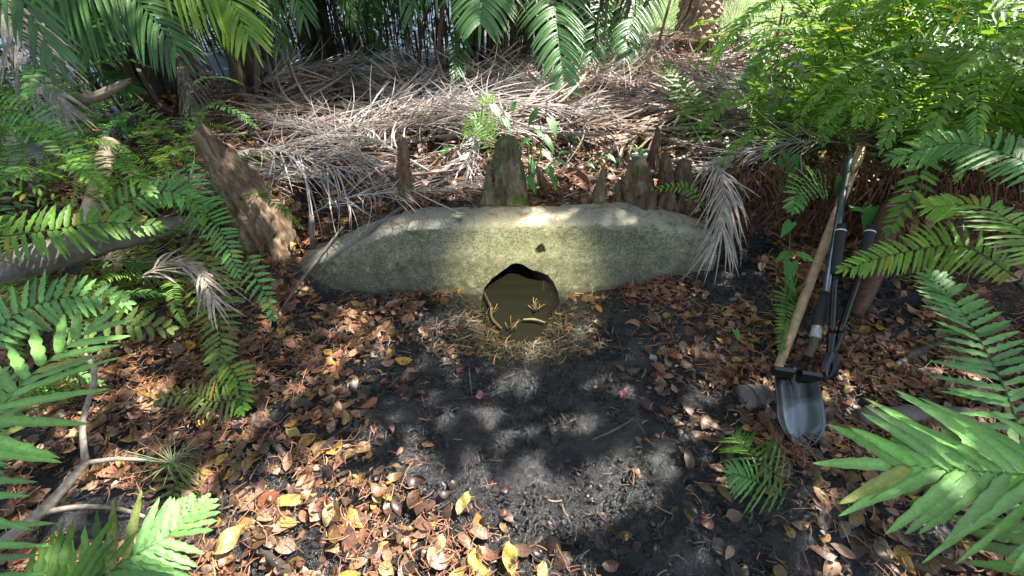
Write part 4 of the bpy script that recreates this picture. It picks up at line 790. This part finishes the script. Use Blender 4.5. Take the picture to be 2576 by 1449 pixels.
boot([up(at(1330, 245), .02), up(at(1365, 225), .10), up(at(1385, 262), .08)], .09, 'short upright split palm sheath at the foot of the middle clump', 11, (.40, .34, .30))

base_b = [o for o in col.objects if o.name.startswith('palm_spathe')][:6]; g = np.random.default_rng(31)
for i in range(22):
    s_ = base_b[1 + i % 5]; o = s_.copy(); col.objects.link(o); x = -1.6 + 3.1 * g.random(); y = 2.3 + 1.9 * g.random(); o.location = (x, y, gz(x, y) + .07 + .06 * g.random()); o.rotation_euler = (g.normal() * .3, g.normal() * .15, g.random() * 6.28); q = .6 + .7 * g.random(); o.scale = (q, q, q)
    tag(o, 'dry brown palm sheath scattered loose in the pile of dead fronds', 'palm spathe', 'loose palm sheaths in the frond pile')
for i in range(26):
    x = -1.5 + 3.2 * g.random(); y = 2.35 + 2.0 * g.random(); a = g.normal() * .5 + (0 if i % 2 else math.pi); L = .3 + .6 * g.random(); e = np.array([x + math.cos(a) * L, max(2.15, y + math.sin(a) * L), 0])
    c_ = [(x, y), ((x + e[0]) / 2, (y + e[1]) / 2 + .05 * g.normal()), (e[0], e[1])]
    log('palm_stalk', [(p_[0], p_[1], gz(*p_) + .06 + .05 * g.random()) for p_ in c_], [.006 + .008 * g.random(), .012, .008], M['stalk'], 'smooth tan palm stalk lying loose in the pile of dead fronds', 'palm stalk', 'loose palm stalks in the frond pile', 900 + i, sides=8, n=12)

# ------------------------------------------------------------------ small plants with broad leaves
def broad_leaf(mb, p, d, L, W, notch=True, c=(1, 1, 1), droop=.3):
    d = np.array(d, float); d /= np.linalg.norm(d); s_ = np.cross(d, [0, 0, 1.]); s_ /= np.linalg.norm(s_) + 1e-9; n_ = np.cross(s_, d); V = []; m = 8
    for i in range(m + 1):
        t = i / m; hw = W * (math.sin(math.pi * min(1, (t * .92 + .08)) ** .62)) * .5 * (1 - .25 * t); c0 = p + d * L * t - np.array([0, 0, droop * L * t * t])
        back = -d * L * (.18 if notch and i <= 1 else 0)
        V += [c0 - s_ * hw + n_ * .12 * hw + back, c0, c0 + s_ * hw + n_ * .12 * hw + back]
    F = [(3 * i + k, 3 * i + k + 1, 3 * i + k + 4, 3 * i + k + 3) for i in range(m) for k in (0, 1)]; mb.add(V, F, c)
def plant(px, leaves, label, cat='plant', group=None, name='seedling', sz=1, mat='broad', dz=0):
    b = up(at(*px), dz) if len(px) == 2 else P(*px); r = tag(empty(name, b), label, cat, group); st = MB(); g = np.random.default_rng(int(px[0] + px[1])); 
    for (u, v, du, dv, L) in leaves:
        d0 = (b - CAM).dot(FW) - .03 + g.normal() * .05; p = P(u, v, d0) - b; q = P(u + du, v + dv, d0 - .03) - b; lf = MB()
        st.tube(spline([(0, 0, 0), p * .6 + [0, 0, .02], p], 8), np.linspace(.003, .0015, 8), 5, (.10, .16, .05), cap=False)
        broad_leaf(lf, p, q - p, L * sz * (.66 if name == 'vine' else 1), L * sz * (.36 if name == 'vine' else .62), c=np.array([1, 1, 1]) * (.75 + .5 * g.random())); lf.build('leaf', M[mat], r)
    st.build('stem', M['twig'], r); return r
plant((1330, 500), [(1270, 300, 25, 45, .11), (1240, 265, 40, 60, .13), (1290, 275, 12, -40, .10), (1345, 285, -25, 40, .11), (1385, 300, 25, 60, .14), (1345, 290, 15, -50, .1), (1330, 350, -40, 20, .11), (1370, 345, 40, 50, .14), (1365, 380, 50, 40, .13), (1335, 400, 15, 60, .12), (1380, 420, 20, 55, .12), (1400, 400, 50, 20, .11), (1410, 385, 40, -10, .11), (1330, 445, 25, 50, .13), (1350, 330, 30, 20, .10), (1395, 450, 5, 50, .09)],
      'leafy green climbing vine beside the thickest cypress knee', 'vine', name='vine')
plant((1950, 560), [(1930, 400, 40, 60, .17), (1985, 395, -15, 70, .18), (1900, 470, 45, 15, .14), (1960, 440, 40, 20, .10), (1880, 340, 15, 40, .12)], 'arrow-leaved plant in shade at the foot of the right thicket', 'plant', name='arrowhead_plant')
plant((1960, 830), [(1990, 560, -30, 40, .08), (2010, 640, 35, 10, .08), (1985, 640, -35, 10, .08), (1975, 700, 30, 30, .08), (1990, 660, -5, 40, .10)], 'small arrow-leaved seedling before the wooden spade handle', 'plant', name='arrowhead_plant')
plant((930, 190), [(920, 120, -20, 15, .16), (935, 110, 25, 15, .16), (925, 130, 5, 25, .16), (945, 135, 30, 20, .15), (915, 140, -30, 5, .15), (930, 100, 0, -20, .14)], 'dark shaded seedling standing in front of the pond', 'plant', sz=1.2)
plant((600, 290), [(590, 275, 20, 15, .12), (615, 270, 25, 5, .12), (600, 300, 10, 20, .1)], 'small seedling by the bent stalk at the back left', 'plant')
plant((1130, 385), [(1120, 375, 25, -8, .09), (1125, 372, -15, 15, .09), (1135, 372, 25, 6, .08)], 'tiny bright seedling left of the feathery fern', 'plant')
plant((1540, 425), [(1500, 395, 30, -5, .06), (1530, 390, 25, 15, .06), (1560, 400, -20, 12, .06), (1480, 410, 20, 10, .05)], 'low green seedling between the knees and the white bottle', 'plant')
plant((2200, 560), [(2200, 520, -8, 40, .17), (2110, 480, 5, -50, .12), (2145, 525, 60, 5, .09)], 'long-leaved plant above the right lopper grip', 'plant')
plant((1855, 855), [(1850, 830, 10, 20, .05), (1815, 845, 10, 10, .03)], 'tiny vine sprout on the dark soil right of the headwall', 'plant')
plant((300, 350), [(250, 300, 40, 15, .13), (300, 290, 10, 30, .12), (330, 320, -30, 25, .12), (270, 340, -20, 20, .11), (320, 260, 20, -20, .11)], 'dark broad-leaved seedling in shade under the left palm clump', 'plant')
for u, v in ((1450, 385), (1600, 430), (1030, 300), (1110, 290), (1490, 240), (1700, 330), (1310, 230), (1560, 230)):
    mb = MB(); g = np.random.default_rng(u); b = at(u, v)
    for i in range(9):
        th = g.random() * 6.28; d_ = np.array([math.cos(th), math.sin(th), 0]); h_ = .06 + .08 * g.random(); w = np.cross(d_, [0, 0, 1]) * .003; C = spline([(0, 0, 0), d_ * .03 + [0, 0, h_], d_ * .09 + [0, 0, h_ * .9]], 5)
        V = np.empty((10, 3)); V[0::2] = C - w; V[1::2] = C + w; mb.add(V, [(2 * q, 2 * q + 1, 2 * q + 3, 2 * q + 2) for q in range(4)], (1.3, 1.3, 1))
    o = mb.build('grass_tuft', M['broad']); o.location = b; tag(o, 'little green grass tuft poking through the dead fronds', 'grass tuft', 'grass tufts among the dead fronds')

# ------------------------------------------------------------------ bottle
b = up(at(1597, 405), .028); r = tag(empty('plastic_bottle', b), 'small white plastic bottle with blue band lying behind the knees', 'bottle'); mb = MB()
dx_ = np.array([1., .25, .1]); dx_ /= np.linalg.norm(dx_)
mb.tube([dx_ * s_ for s_ in (-.055, -.052, -.02, .02, .04, .052, .056, .07)], [.018, .026, .027, .027, .025, .016, .011, .011], 16); mb.build('body', M['plastic'], r)
mb = MB(); mb.tube([dx_ * s_ for s_ in (.012, .034)], [.0278, .0272], 18); mb.build('label_band', M['blue_plastic'], r)

# ------------------------------------------------------------------ roots hanging on the right bank
r = tag(empty('root_mass', up(at(1980, 620), 0)), 'tangled reddish brown roots hanging from the right bank behind the tools', 'roots'); o0 = np.array(r.location); mb = MB(); g = np.random.default_rng(15)
for i in range(420):
    x = 1.15 + g.random() * 1.5; y = 2.0 - .3 * max(0, x - 1.5) + g.normal() * .07 + .1; z0 = gz(x, y + .15) + .05 + .1 * g.random(); L = .15 + .3 * g.random(); c = np.array([.15, .065, .04]) * (.4 + g.random() * 1.0)
    p0 = np.array([x, y, z0]) - o0; mb.tube(spline([p0, p0 + [g.normal() * .06, -.06, -L * .5], p0 + [g.normal() * .12, -.12 + g.normal() * .04, -L]], 5), np.linspace(.0035 * (.5 + g.random()), .001, 5), 4, c, cap=False)
mb.build('root_strand', M['twig'], r)
mb = MB(); mb.tube(spline([P(2300, 470, 2.2) - o0, P(2230, 560, 2.05) - o0, P(2190, 700, 1.98) - o0, P(2150, 790, 1.95) - o0], 12), np.linspace(.07, .03, 12), 12, (.10, .05, .035), .2, 3)
mb.build('thick_root', M['twig'], r)

# ------------------------------------------------------------------ leaf litter
def dens(u, v):
    def el(cx, cy, rx, ry): return np.exp(-(((u - cx) / rx) ** 2 + ((v - cy) / ry) ** 2) ** 2)
    d = np.ones_like(u)
    for cx, cy, rx, ry, k in ((1270, 1010, 390, 230, .96), (1430, 1150, 450, 180, .93), (1640, 1340, 520, 200, .88), (1250, 1230, 300, 80, .75), (1480, 920, 160, 110, .8), (1610, 830, 130, 80, .75), (1310, 790, 200, 110, 1.0), (2100, 1400, 400, 90, .6), (300, 1290, 190, 75, .92), (2200, 760, 160, 90, .75), (1860, 700, 90, 90, .7), (1700, 1000, 160, 100, .5), (1120, 790, 70, 60, .8), (560, 1020, 100, 80, .4), (950, 1080, 120, 80, .5)): d = d * (1 - k * el(cx, cy, rx, ry))
    return d * np.clip((vn(u / 60, v / 42, 3) * .6 + vn(u / 25, v / 18, 8) * .4 - .22) * 2.6, .04, 1.2)
PAL = np.array([(.42, .26, .17), (.50, .34, .22), (.36, .21, .15), (.48, .33, .27), (.40, .32, .27), (.52, .38, .20), (.55, .38, .13), (.60, .42, .10), (.44, .24, .18), (.30, .18, .12), (.17, .11, .08), (.50, .36, .26), (.40, .28, .20), (.10, .085, .08), (.46, .20, .13)])
def leaves(name, n, xr, yr, Lr, seed, label, cond=None, dark=0, lay=.02, parent=None):
    g = np.random.default_rng(seed); X = xr[0] + g.random(n * 6) * (xr[1] - xr[0]); Y = yr[0] + g.random(n * 6) * (yr[1] - yr[0]); Z = H(X, Y); u, v = pix(X, Y, Z)
    k = (g.random(len(X)) < dens(u, v)) & (u > -150) & (u < 2730) & (v < 1600) & ~((np.abs(X - PX0) < 1.15) & (Y > 1.70) & (Y < 1.96))
    if cond is not None: k &= cond(X, Y, u, v)
    X, Y, Z, u, v = (a[k][:n] for a in (X, Y, Z, u, v)); n = len(X)
    na, nb = 6, 3; t = np.linspace(0, 1, na); q = np.linspace(-1, 1, nb); Tt, Q = np.meshgrid(t, q, indexing='ij')
    hw = np.sin(np.pi * np.clip(Tt, .0, 1) ** .8) ** .75; hw[0] = .03; hw[-1] = .02
    L = Lr[0] + g.random((n, 1, 1)) ** 1.3 * (Lr[1] - Lr[0]); W = L * (.42 + .25 * g.random((n, 1, 1))); fold = g.normal(size=(n, 1, 1)) * .35; cu = g.normal(size=(n, 1, 1)) * .5; tw = g.normal(size=(n, 1, 1)) * .5
    lx = L * (Tt[None] - .5); ly = W * .5 * hw[None] * Q[None]; lz = fold * np.abs(ly) + cu * L * (Tt[None] - .5) ** 2 * 1.6 + tw * lx * ly / L * 2
    yaw = g.random((n, 1, 1)) * 6.283; rx = g.normal(size=(n, 1, 1)) * .24; ry = g.normal(size=(n, 1, 1)) * .20
    y1 = ly * np.cos(rx) - lz * np.sin(rx); z1 = ly * np.sin(rx) + lz * np.cos(rx); x1 = lx * np.cos(ry) + z1 * np.sin(ry); z2 = -lx * np.sin(ry) + z1 * np.cos(ry)
    V = np.stack([x1 * np.cos(yaw) - y1 * np.sin(yaw) + X[:, None, None], x1 * np.sin(yaw) + y1 * np.cos(yaw) + Y[:, None, None], z2 + (Z + .006 + lay * g.random(n))[:, None, None]], -1).reshape(-1, 3)
    V[:, 2] = np.maximum(V[:, 2], H(V[:, 0], V[:, 1]) + .001)
    i = np.arange(na * nb).reshape(na, nb); f = np.stack([i[:-1, :-1], i[:-1, 1:], i[1:, 1:], i[1:, :-1]], -1).reshape(-1, 4); F = (f[None] + (np.arange(n) * na * nb)[:, None, None]).reshape(-1, 4)
    c = PAL[g.integers(len(PAL), size=n)] * (.20 + .75 * g.random((n, 1)) ** 1.3) * np.array([.98, .80, .66]); wet = dens(u, v)[:, None] < .35
    c = np.where(wet & (g.random((n, 1)) < .6), c * .3 + .01, c) * (1 - dark)
    C = np.repeat(c, na * nb, 0)
    o = mk(name, V, F, M['litter'], parent, C, True); return tag(o, label, 'leaf litter', None, 'stuff')
leaves('leaf_litter', 9800, (-3.4, 3.2), (.15, 2.2), (.022, .082), 1, 'brown and yellow fallen leaves scattered over the black muck in front')
leaves('leaf_litter', 12000, (-2.8, 3.2), (1.9, 5.6), (.03, .075), 2, 'pinkish brown leaf litter under the dead fronds on the bank', lay=.09)
leaves('leaf_litter', 7000, (-3.2, 3.0), (.2, 2.0), (.006, .024), 12, 'small broken leaf fragments between the fallen leaves in front', lay=.012)
def needles(name, n, xr, yr, Lr, seed, label, pal, cond=None, w=.0012, lay=.03, use=True):
    g = np.random.default_rng(seed); X = xr[0] + g.random(n * 8) * (xr[1] - xr[0]); Y = yr[0] + g.random(n * 8) * (yr[1] - yr[0]); Z = H(X, Y); u, v = pix(X, Y, Z)
    k = (u > -100) & (u < 2680) & (v < 1550) & ~((np.abs(X - PX0) < 1.13) & (Y > 1.74) & (Y < 1.95))
    if use: k &= (g.random(len(X)) < dens(u, v) * (.25 + 1.1 * vn(X * 6, Y * 6, 91) ** 2 * 2))
    if cond is not None: k &= cond(X, Y, u, v)
    X, Y, Z = (a[k][:n] for a in (X, Y, Z)); n = len(X); m = 5; t = np.linspace(-.5, .5, m)[None]
    L = Lr[0] + g.random((n, 1)) * (Lr[1] - Lr[0]); yaw = g.random((n, 1)) * 6.283; cv = g.normal(size=(n, 1)) * .5; sl = g.normal(size=(n, 1)) * .22
    a = L * t; b = cv * L * t ** 2; px = X[:, None] + a * np.cos(yaw) - b * np.sin(yaw); py = Y[:, None] + a * np.sin(yaw) + b * np.cos(yaw); pz = (Z + .008 + lay * g.random(n) ** 1.5)[:, None] + a * sl + .15 * L * (.25 - t ** 2)
    pz = np.maximum(pz, H(px, py) + .003); ww = w * (.6 + g.random((n, 1)) * .9)
    nx_, ny_ = -np.sin(yaw) * ww, np.cos(yaw) * ww
    V = np.stack([np.stack([px - nx_, py - ny_, pz], -1), np.stack([px, py, pz + ww * 1.2], -1), np.stack([px + nx_, py + ny_, pz], -1)], 2).reshape(-1, 3)
    i = np.arange(m * 3).reshape(m, 3); f = np.stack([i[:-1, :-1], i[:-1, 1:], i[1:, 1:], i[1:, :-1]], -1).reshape(-1, 4); F = (f[None] + (np.arange(n) * m * 3)[:, None, None]).reshape(-1, 4)
    c = np.array(pal)[g.integers(len(pal), size=n)] * (.5 + .8 * g.random((n, 1)))
    return tag(mk(name, V, F, M['needle'], None, np.repeat(c, m * 3, 0)), label, 'needle litter', None, 'stuff')
ORG = [(.38, .17, .09), (.30, .14, .08), (.24, .12, .08), (.42, .24, .13)]; TAN = [(.34, .27, .20), (.26, .19, .13), (.16, .11, .08), (.40, .34, .28)]; DRK = [(.02, .018, .016), (.03, .025, .022), (.045, .035, .03), (.07, .055, .045)]
needles('needle_litter', 15000, (-3.2, 3.0), (.2, 2.2), (.02, .065), 3, 'orange-brown cypress needles tangled among the fallen leaves', ORG)
needles('needle_litter', 9000, (-2.5, 2.6), (1.95, 4.5), (.03, .12), 4, 'tan shreds and needles strewn over the bank', ORG + TAN, w=.0018, lay=.05)
needles('debris', 3500, (-1.2, 1.8), (.25, 1.72), (.008, .045), 5, 'fine dark plant fragments on the open black muck', DRK + DRK + [(.14, .11, .08)], use=False, w=.0013, lay=.004, cond=lambda X, Y, u, v: dens(u, v) < .6)
needles('twig_debris', 700, (-.55, .6), (1.3, 1.72), (.02, .10), 6, 'broken straw and twig debris around the culvert mouth', [(.17, .13, .075), (.08, .06, .04), (.06, .045, .03), (.03, .025, .02), (.04, .03, .025)], use=False, w=.0018, lay=.02, cond=lambda X, Y, u, v: (((u - 1310) / 260) ** 2 + ((v - 860) / 85) ** 2 < 1) & (H(X, Y) > -.19))
# half sunken blackened leaves and crumbs of muck
def crumbs(n, seed):
    g = np.random.default_rng(seed); X = -1.4 + 3.4 * g.random(n * 3); Y = .2 + 1.5 * g.random(n * 3); Z = H(X, Y); u, v = pix(X, Y, Z); k = (dens(u, v) < .5) & (u > -50) & (u < 2620) & (vn(X * 9, Y * 9, 12) > .42); X, Y, Z = (a[k][:n] for a in (X, Y, Z)); n = len(X)
    O = np.array([(1, 0, 0), (0, 1, 0), (-1, 0, 0), (0, -1, 0), (0, 0, 1), (0, 0, -1)], float); S = .003 + .011 * g.random((n, 1, 1)) ** 2.5
    V = (O[None] * (1 + .5 * g.normal(size=(n, 6, 1))) + .25 * g.normal(size=(n, 6, 3))) * S; V[..., 2] *= .7; V = V + np.stack([X, Y, Z + .001], -1)[:, None]
    f = np.array([(0, 1, 4), (1, 2, 4), (2, 3, 4), (3, 0, 4), (1, 0, 5), (2, 1, 5), (3, 2, 5), (0, 3, 5)]); F = (f[None] + (np.arange(n) * 6)[:, None, None]).reshape(-1, 3)
    tag(mk('mud_crumbs', V.reshape(-1, 3), F, M['muck']), 'wet black crumbs and clods of muck in front of the culvert', 'mud', None, 'stuff')
crumbs(8000, 71)
# little upright straw clusters in the pipe mouth
for lb, (u, v, d), nn, sp in (('spiky straw cluster floating at the right of the pipe water', (1345, 775, 2.32), 16, .07), ('broken reed stubs at the left of the pipe mouth', (1232, 790, 2.27), 9, .07), ('thin forked twigs sticking out in the middle of the pipe mouth', (1288, 825, 2.24), 9, .08)):
    b = P(u, v, d); mb = MB(); g = np.random.default_rng(u)
    for i in range(nn):
        a = g.normal() * .6; p0 = np.array([g.normal() * .015, g.normal() * .01, -.02]); L_ = sp * (.4 + .9 * g.random()); mb.tube([p0, p0 + np.array([math.sin(a) * L_, -.01, math.cos(a) * L_ + .02])], [.0019, .0012], 5, np.array([.40, .28, .15]) * (.25 + .9 * g.random() ** 1.5))
    o = mb.build('straw_cluster', M['twig']); o.location = b; tag(o, lb, 'straw')
log('driftwood_stick', [P(1316, 803, 2.22), P(1345, 803, 2.22), P(1372, 811, 2.2)], [.004, .006, .003], solid('straw_pale', (.22, .19, .12), .6, 0, 30, .2, .2), 'short pale peeled stick lying across the pipe mouth', 'stick', seed=31, sides=7)
log('driftwood_stick', [P(1218, 735, 2.32), P(1234, 770, 2.28), P(1238, 800, 2.24), P(1262, 826, 2.2)], [.003, .006, .008, .005], solid('straw_brown', (.10, .075, .05), .6, 0, 30, .3, .2), 'knobbly brown root at the left lip of the pipe', 'root', seed=32, sides=7)
for i, (a, b_, lb) in enumerate((((1390, 880), (1420, 935), 'thin straw stick on the mud below the culvert'), ((1490, 1110), (1590, 1060), 'thin grey twig on the muck right of centre'), ((1120, 1010), (1290, 985), 'long thin black twig on the muck left of centre'), ((1180, 930), (1188, 1000), 'short pale twig in the centre of the muck'), ((560, 1290), (700, 1180), 'thin dark stick beside the bottom left leaves'), ((915, 1449), (960, 1300), 'upright thin pale stalk at the bottom among sunlit leaves'))):
    log('twig', [up(at(*a), .012), up(at((a[0] + b_[0]) / 2, (a[1] + b_[1]) / 2 + 4), .016), up(at(*b_), .012)], [.003, .0035, .002], M['bark_grey' if i % 2 else 'bark_dark'], lb, 'twig', None, 40 + i, sides=6)
# single leaves that stand out
def big_leaf(u, v, L, c, label, seed):
    g = np.random.default_rng(seed); b = up(at(u, v), .03); mb = MB(); a = g.random() * 6.28; d_ = np.array([math.cos(a), math.sin(a) , .1 * g.normal()]); V = []; m = 12
    s_ = np.cross(d_, [0, 0, 1.]); s_ /= np.linalg.norm(s_)
    for i in range(m + 1):
        t = i / m; hw = L * .27 * math.sin(math.pi * t ** .85) ** .7 if 0 < i < m else .001
        for q in (-1, -.5, 0, .5, 1): V.append(d_ * L * (t - .5) + s_ * hw * q + np.array([0, 0, .25 * hw * abs(q) + .12 * L * (t - .5) ** 2 * 4 * g.random() * .3 + .01 * math.sin(t * 7 + q * 2)]))
    F = [(5 * i + k, 5 * i + k + 1, 5 * i + k + 6, 5 * i + k + 5) for i in range(m) for k in range(4)]; c = tuple(x * .75 for x in c); mb.add(V, F, c)
    mb.tube([d_ * L * -.5, d_ * L * -.72 + [0, 0, .01]], [.0015, .001], 4, np.array(c) * .7)
    o = mb.build('fallen_leaf', M['litter']); o.location = b; tag(o, label, 'fallen leaf')
for i, (u, v, L, c, lb) in enumerate(((1166, 1275, .075, (.62, .50, .13), 'round bright yellow leaf in the sun patch at the bottom centre'), (665, 1072, .085, (.55, .27, .20), 'large pink-brown leaf above the short black stick'), (1283, 1413, .09, (.62, .46, .08), 'torn yellow leaf at the bottom edge on the muck'), (1197, 1415, .08, (.60, .42, .08), 'narrow yellow leaf at the bottom edge left of the torn one'), (1050, 752, .05, (.50, .13, .10), 'small red leaf just below the left half of the headwall'), (1157, 738, .055, (.55, .30, .05), 'orange leaf stuck at the left side of the culvert'), (1210, 1005, .055, (.50, .22, .17), 'pink leaf alone in the middle of the black muck'), (1565, 1000, .055, (.62, .22, .22), 'reddish pink leaf on the muck right of centre'), (1100, 1390, .09, (.46, .33, .17), 'big tan leaf near the bottom centre left'), (840, 1300, .09, (.62, .45, .20), 'pale golden leaf in the bottom left sun patch'), (735, 1270, .085, (.60, .42, .12), 'golden leaf beside the thin dark stick at the bottom left'), (590, 1365, .11, (.52, .33, .12), 'large orange-brown leaf right of the bottom left fern'), (138, 1060, .11, (.45, .35, .22), 'big tan leaf at the left behind the forked branch'), (1020, 592, .06, (.55, .38, .18), 'tan leaf caught on the left top of the headwall'), (745, 1100, .07, (.50, .42, .12), 'mottled yellow leaf right of the large pink-brown leaf'), (1640, 912, .05, (.36, .36, .34), 'grey dry leaf on mud right of the culvert'))):
    big_leaf(u, v, L, c, lb, 300 + i)
# leaves and needles lying on the headwall's top
g = np.random.default_rng(55); mb = MB()
def ztop(x): return float(np.interp(x, fx, fz))
for i in range(150):
    x = fx[2] + g.random() * (fx[-2] - fx[2]); y = YW + .03 + g.random() * .15; a = g.random() * 6.28; L = .015 + .05 * g.random(); d_ = np.array([math.cos(a), math.sin(a), 0]) * L; sl = (ztop(x + .03) - ztop(x - .03)) / .06; p = np.array([x, y, ztop(x) + .018])
    q = p + d_; 
    if q[1] < YW + .01 or q[1] > YW + .2: continue
    q[2] += sl * d_[0]; mb.tube([p, (p + q) / 2 + [0, 0, .004], q], [.0012, .0013, .0008], 4, np.array(ORG[i % 4]) * (.5 + g.random()), cap=False)
o = mb.build('needle_litter', M['needle']); tag(o, 'few brown needles lying on top of the headwall', 'needle litter', None, 'stuff')

# lawn grass
g = np.random.default_rng(66); n = 16000; X = 1.2 + g.random(n) * 7; Y = 5.0 + g.random(n) * 4.5; k = (Y > lawn_edge(X)) & (X > .95 + .15 * (Y - 5)); X, Y = X[k], Y[k]; n = len(X); Z = H(X, Y) + .01; a = g.random(n) * 6.28; h_ = .02 + .035 * g.random(n); dx, dy = np.cos(a), np.sin(a)
V = np.stack([np.stack([X - dx * .004, Y - dy * .004, Z], -1), np.stack([X + dx * .004, Y + dy * .004, Z], -1), np.stack([X + dy * .02, Y - dx * .02, Z + h_], -1)], 1).reshape(-1, 3)
tag(mk('grass', V, np.arange(3 * n).reshape(-1, 3), M['grass'], None, np.repeat(.7 + .6 * g.random((n, 1)) * np.ones((1, 3)), 3, 0)), 'short sunlit lawn grass at the upper right', 'grass', None, 'stuff')

# ------------------------------------------------------------------ sun, tree with an added unseen crown to dapple it, sky, torch
EL = R(50); AZ = R(58)      # azimuth from +Y toward +X
SD = np.array([math.sin(AZ) * math.cos(EL), math.cos(AZ) * math.cos(EL), math.sin(EL)])
sl = bpy.data.lights.new('sun', 'SUN'); sl.energy = 5.0; sl.angle = R(.53); sl.color = (1, .95, .87); so = bpy.data.objects.new('sun', sl); col.objects.link(so); so.rotation_euler = Vector(SD).to_track_quat('Z', 'Y').to_euler(); so.location = (3, 6, 8)
def lit(X, Y):
    Z = H(X, Y, False); u, v = pix(X, Y, Z)
    def el(cx, cy, rx, ry): return np.exp(-(((u - cx) / rx) ** 2 + ((v - cy) / ry) ** 2) ** 2)
    l = np.zeros_like(u) + .04
    l = np.maximum(l, 1.25 * el(1130, 400, 720, 130)); l = np.maximum(l, 1.1 * el(1400, 230, 500, 110)); l = np.maximum(l, 1.5 * el(850, 1440, 600, 260)); l = np.maximum(l, 1.2 * el(1330, 1260, 260, 120))
    l = np.maximum(l, 1.3 * el(1420, 150, 380, 160)); l = np.maximum(l, .30 * el(800, 850, 300, 160)); l = np.maximum(l, .55 * ((u > 1900) & (v < 700))); l = np.maximum(l, .35 * ((u < 450) & (v > 300) & (v < 1500))); l = np.maximum(l, 1.0 * ((u > 1600) & (v < 190)))
    l = np.maximum(l, .45 * ((Y > 4.4) & (X < 0))); l = np.maximum(l, .35 * el(2150, 1100, 350, 160)); l = np.maximum(l, .4 * el(1300, 500, 400, 60))
    l = np.where((u > 1900) & (v < 700), np.maximum(l, 1.0 * (vn(X * 1.6, Y * 1.6, 4) > .5)), l)
    l = np.where((Y < 2.0) & (Y > 1.68) & (np.abs(X) < 1.2), .06, l)
    return np.where(Y < -.1, .3, l)
g = np.random.default_rng(99); n = 26000; X = -5 + g.random(n) * 11; Y = -1.0 + g.random(n) * 9; l = lit(X, Y); cl = vn(X * 2.2, Y * 2.2, 44) * .6 + vn(X * 6, Y * 6, 45) * .4
k = g.random(n) > np.clip(l * 1.0 + (cl - .5) * 1.1 * (l > .1) + .0, 0, 1); X, Y = X[k], Y[k]; n = len(X)
tz = 3.4 + 2.2 * g.random(n); t = tz / SD[2]; C0 = np.stack([X, Y, H(X, Y, False)], -1) + SD[None] * t[:, None]  # unseen crown leaves added along the sun rays, gaps shaped to leave sun patches
ok = C0[:, 2] > 2.6; C0 = C0[ok]; n = len(C0)
A = g.normal(size=(n, 3)); A[:, 2] *= .5; A /= np.linalg.norm(A, axis=1)[:, None]; B = np.cross(A, g.normal(size=(n, 3)) * [.4, .4, 1] + [0, 0, .8]); B /= np.linalg.norm(B, axis=1)[:, None]
Ls = (.07 + .07 * g.random((n, 1))); V = np.stack([C0 - A * Ls, C0 + B * Ls * .45 - A * Ls * .2, C0 + A * Ls, C0 - B * Ls * .45 - A * Ls * .2], 1).reshape(-1, 3)
tb = np.array([2.95, 4.6, gz(2.95, 4.6)])
rt = tag(empty('shade_tree', tb), 'dark leaning tree trunk rising out of the right fern thicket', 'tree')
mb = MB(); t1 = P(2010, 60, 4.6) * 0 + tb + [.2, .2, 1.2]; 
mb.tube(spline([(0, 0, -.1), (.3, .15, .8), (.75, .3, 1.8), (1.0, .4, 3.0), (1.1, .5, 4.4)], 24), np.linspace(.11, .05, 24), 12, (1, 1, 1), .15, 5)
for i in range(14):
    a = i * 2.4; z0 = 2.2 + .16 * i; rr_ = 2.2 + g.random() * 1.5; b0 = np.array([.85 + .02 * i, .35, z0]); mb.tube(spline([b0, b0 + [math.cos(a) * rr_ * .5, math.sin(a) * rr_ * .5, .5], b0 + [math.cos(a) * rr_, math.sin(a) * rr_, .9]], 10), np.linspace(.035, .008, 10), 6, (1, 1, 1), .1, i)
mb.build('trunk', M['bark_dark'], rt)
mk('crown', V - tb, np.arange(4 * n).reshape(-1, 4), M['canopy'], rt, np.repeat(.7 + .6 * g.random((n, 1)) * np.ones((1, 3)), 4, 0), False)

w = bpy.data.worlds.new('World'); scene.world = w; w.use_nodes = True; nt = w.node_tree; sk = nt.nodes.new('ShaderNodeTexSky'); sk.sky_type = 'NISHITA'; sk.sun_disc = False; sk.sun_elevation = EL; sk.sun_rotation = AZ
hs = nt.nodes.new('ShaderNodeMix'); hs.data_type = 'RGBA'; hs.inputs[0].default_value = .55; hs.inputs[7].default_value = (1.85, 1.95, 1.85, 1); nt.links.new(sk.outputs[0], hs.inputs[6]); nt.links.new(hs.outputs[2], nt.nodes['Background'].inputs[0]); nt.nodes['Background'].inputs[1].default_value = .13
# the torch the photographer holds, whose warm pool of light lies on the culvert
tl = bpy.data.lights.new('torch', 'SPOT'); tl.energy = 200; tl.color = (1, .94, .60); tl.spot_size = R(25); tl.spot_blend = 1.0; tl.shadow_soft_size = .02
to = bpy.data.objects.new('torch', tl); col.objects.link(to); to.location = (.12, .15, 1.72); to.rotation_euler = (Vector((PX0 + .01, 1.7, .06)) - Vector(to.location)).to_track_quat('-Z', 'Y').to_euler()
vs = scene.view_settings; vs.view_transform = 'Standard'; vs.look = 'None'; vs.gamma = 1; vs.exposure = 1.7
scene.cycles.max_bounces = 8
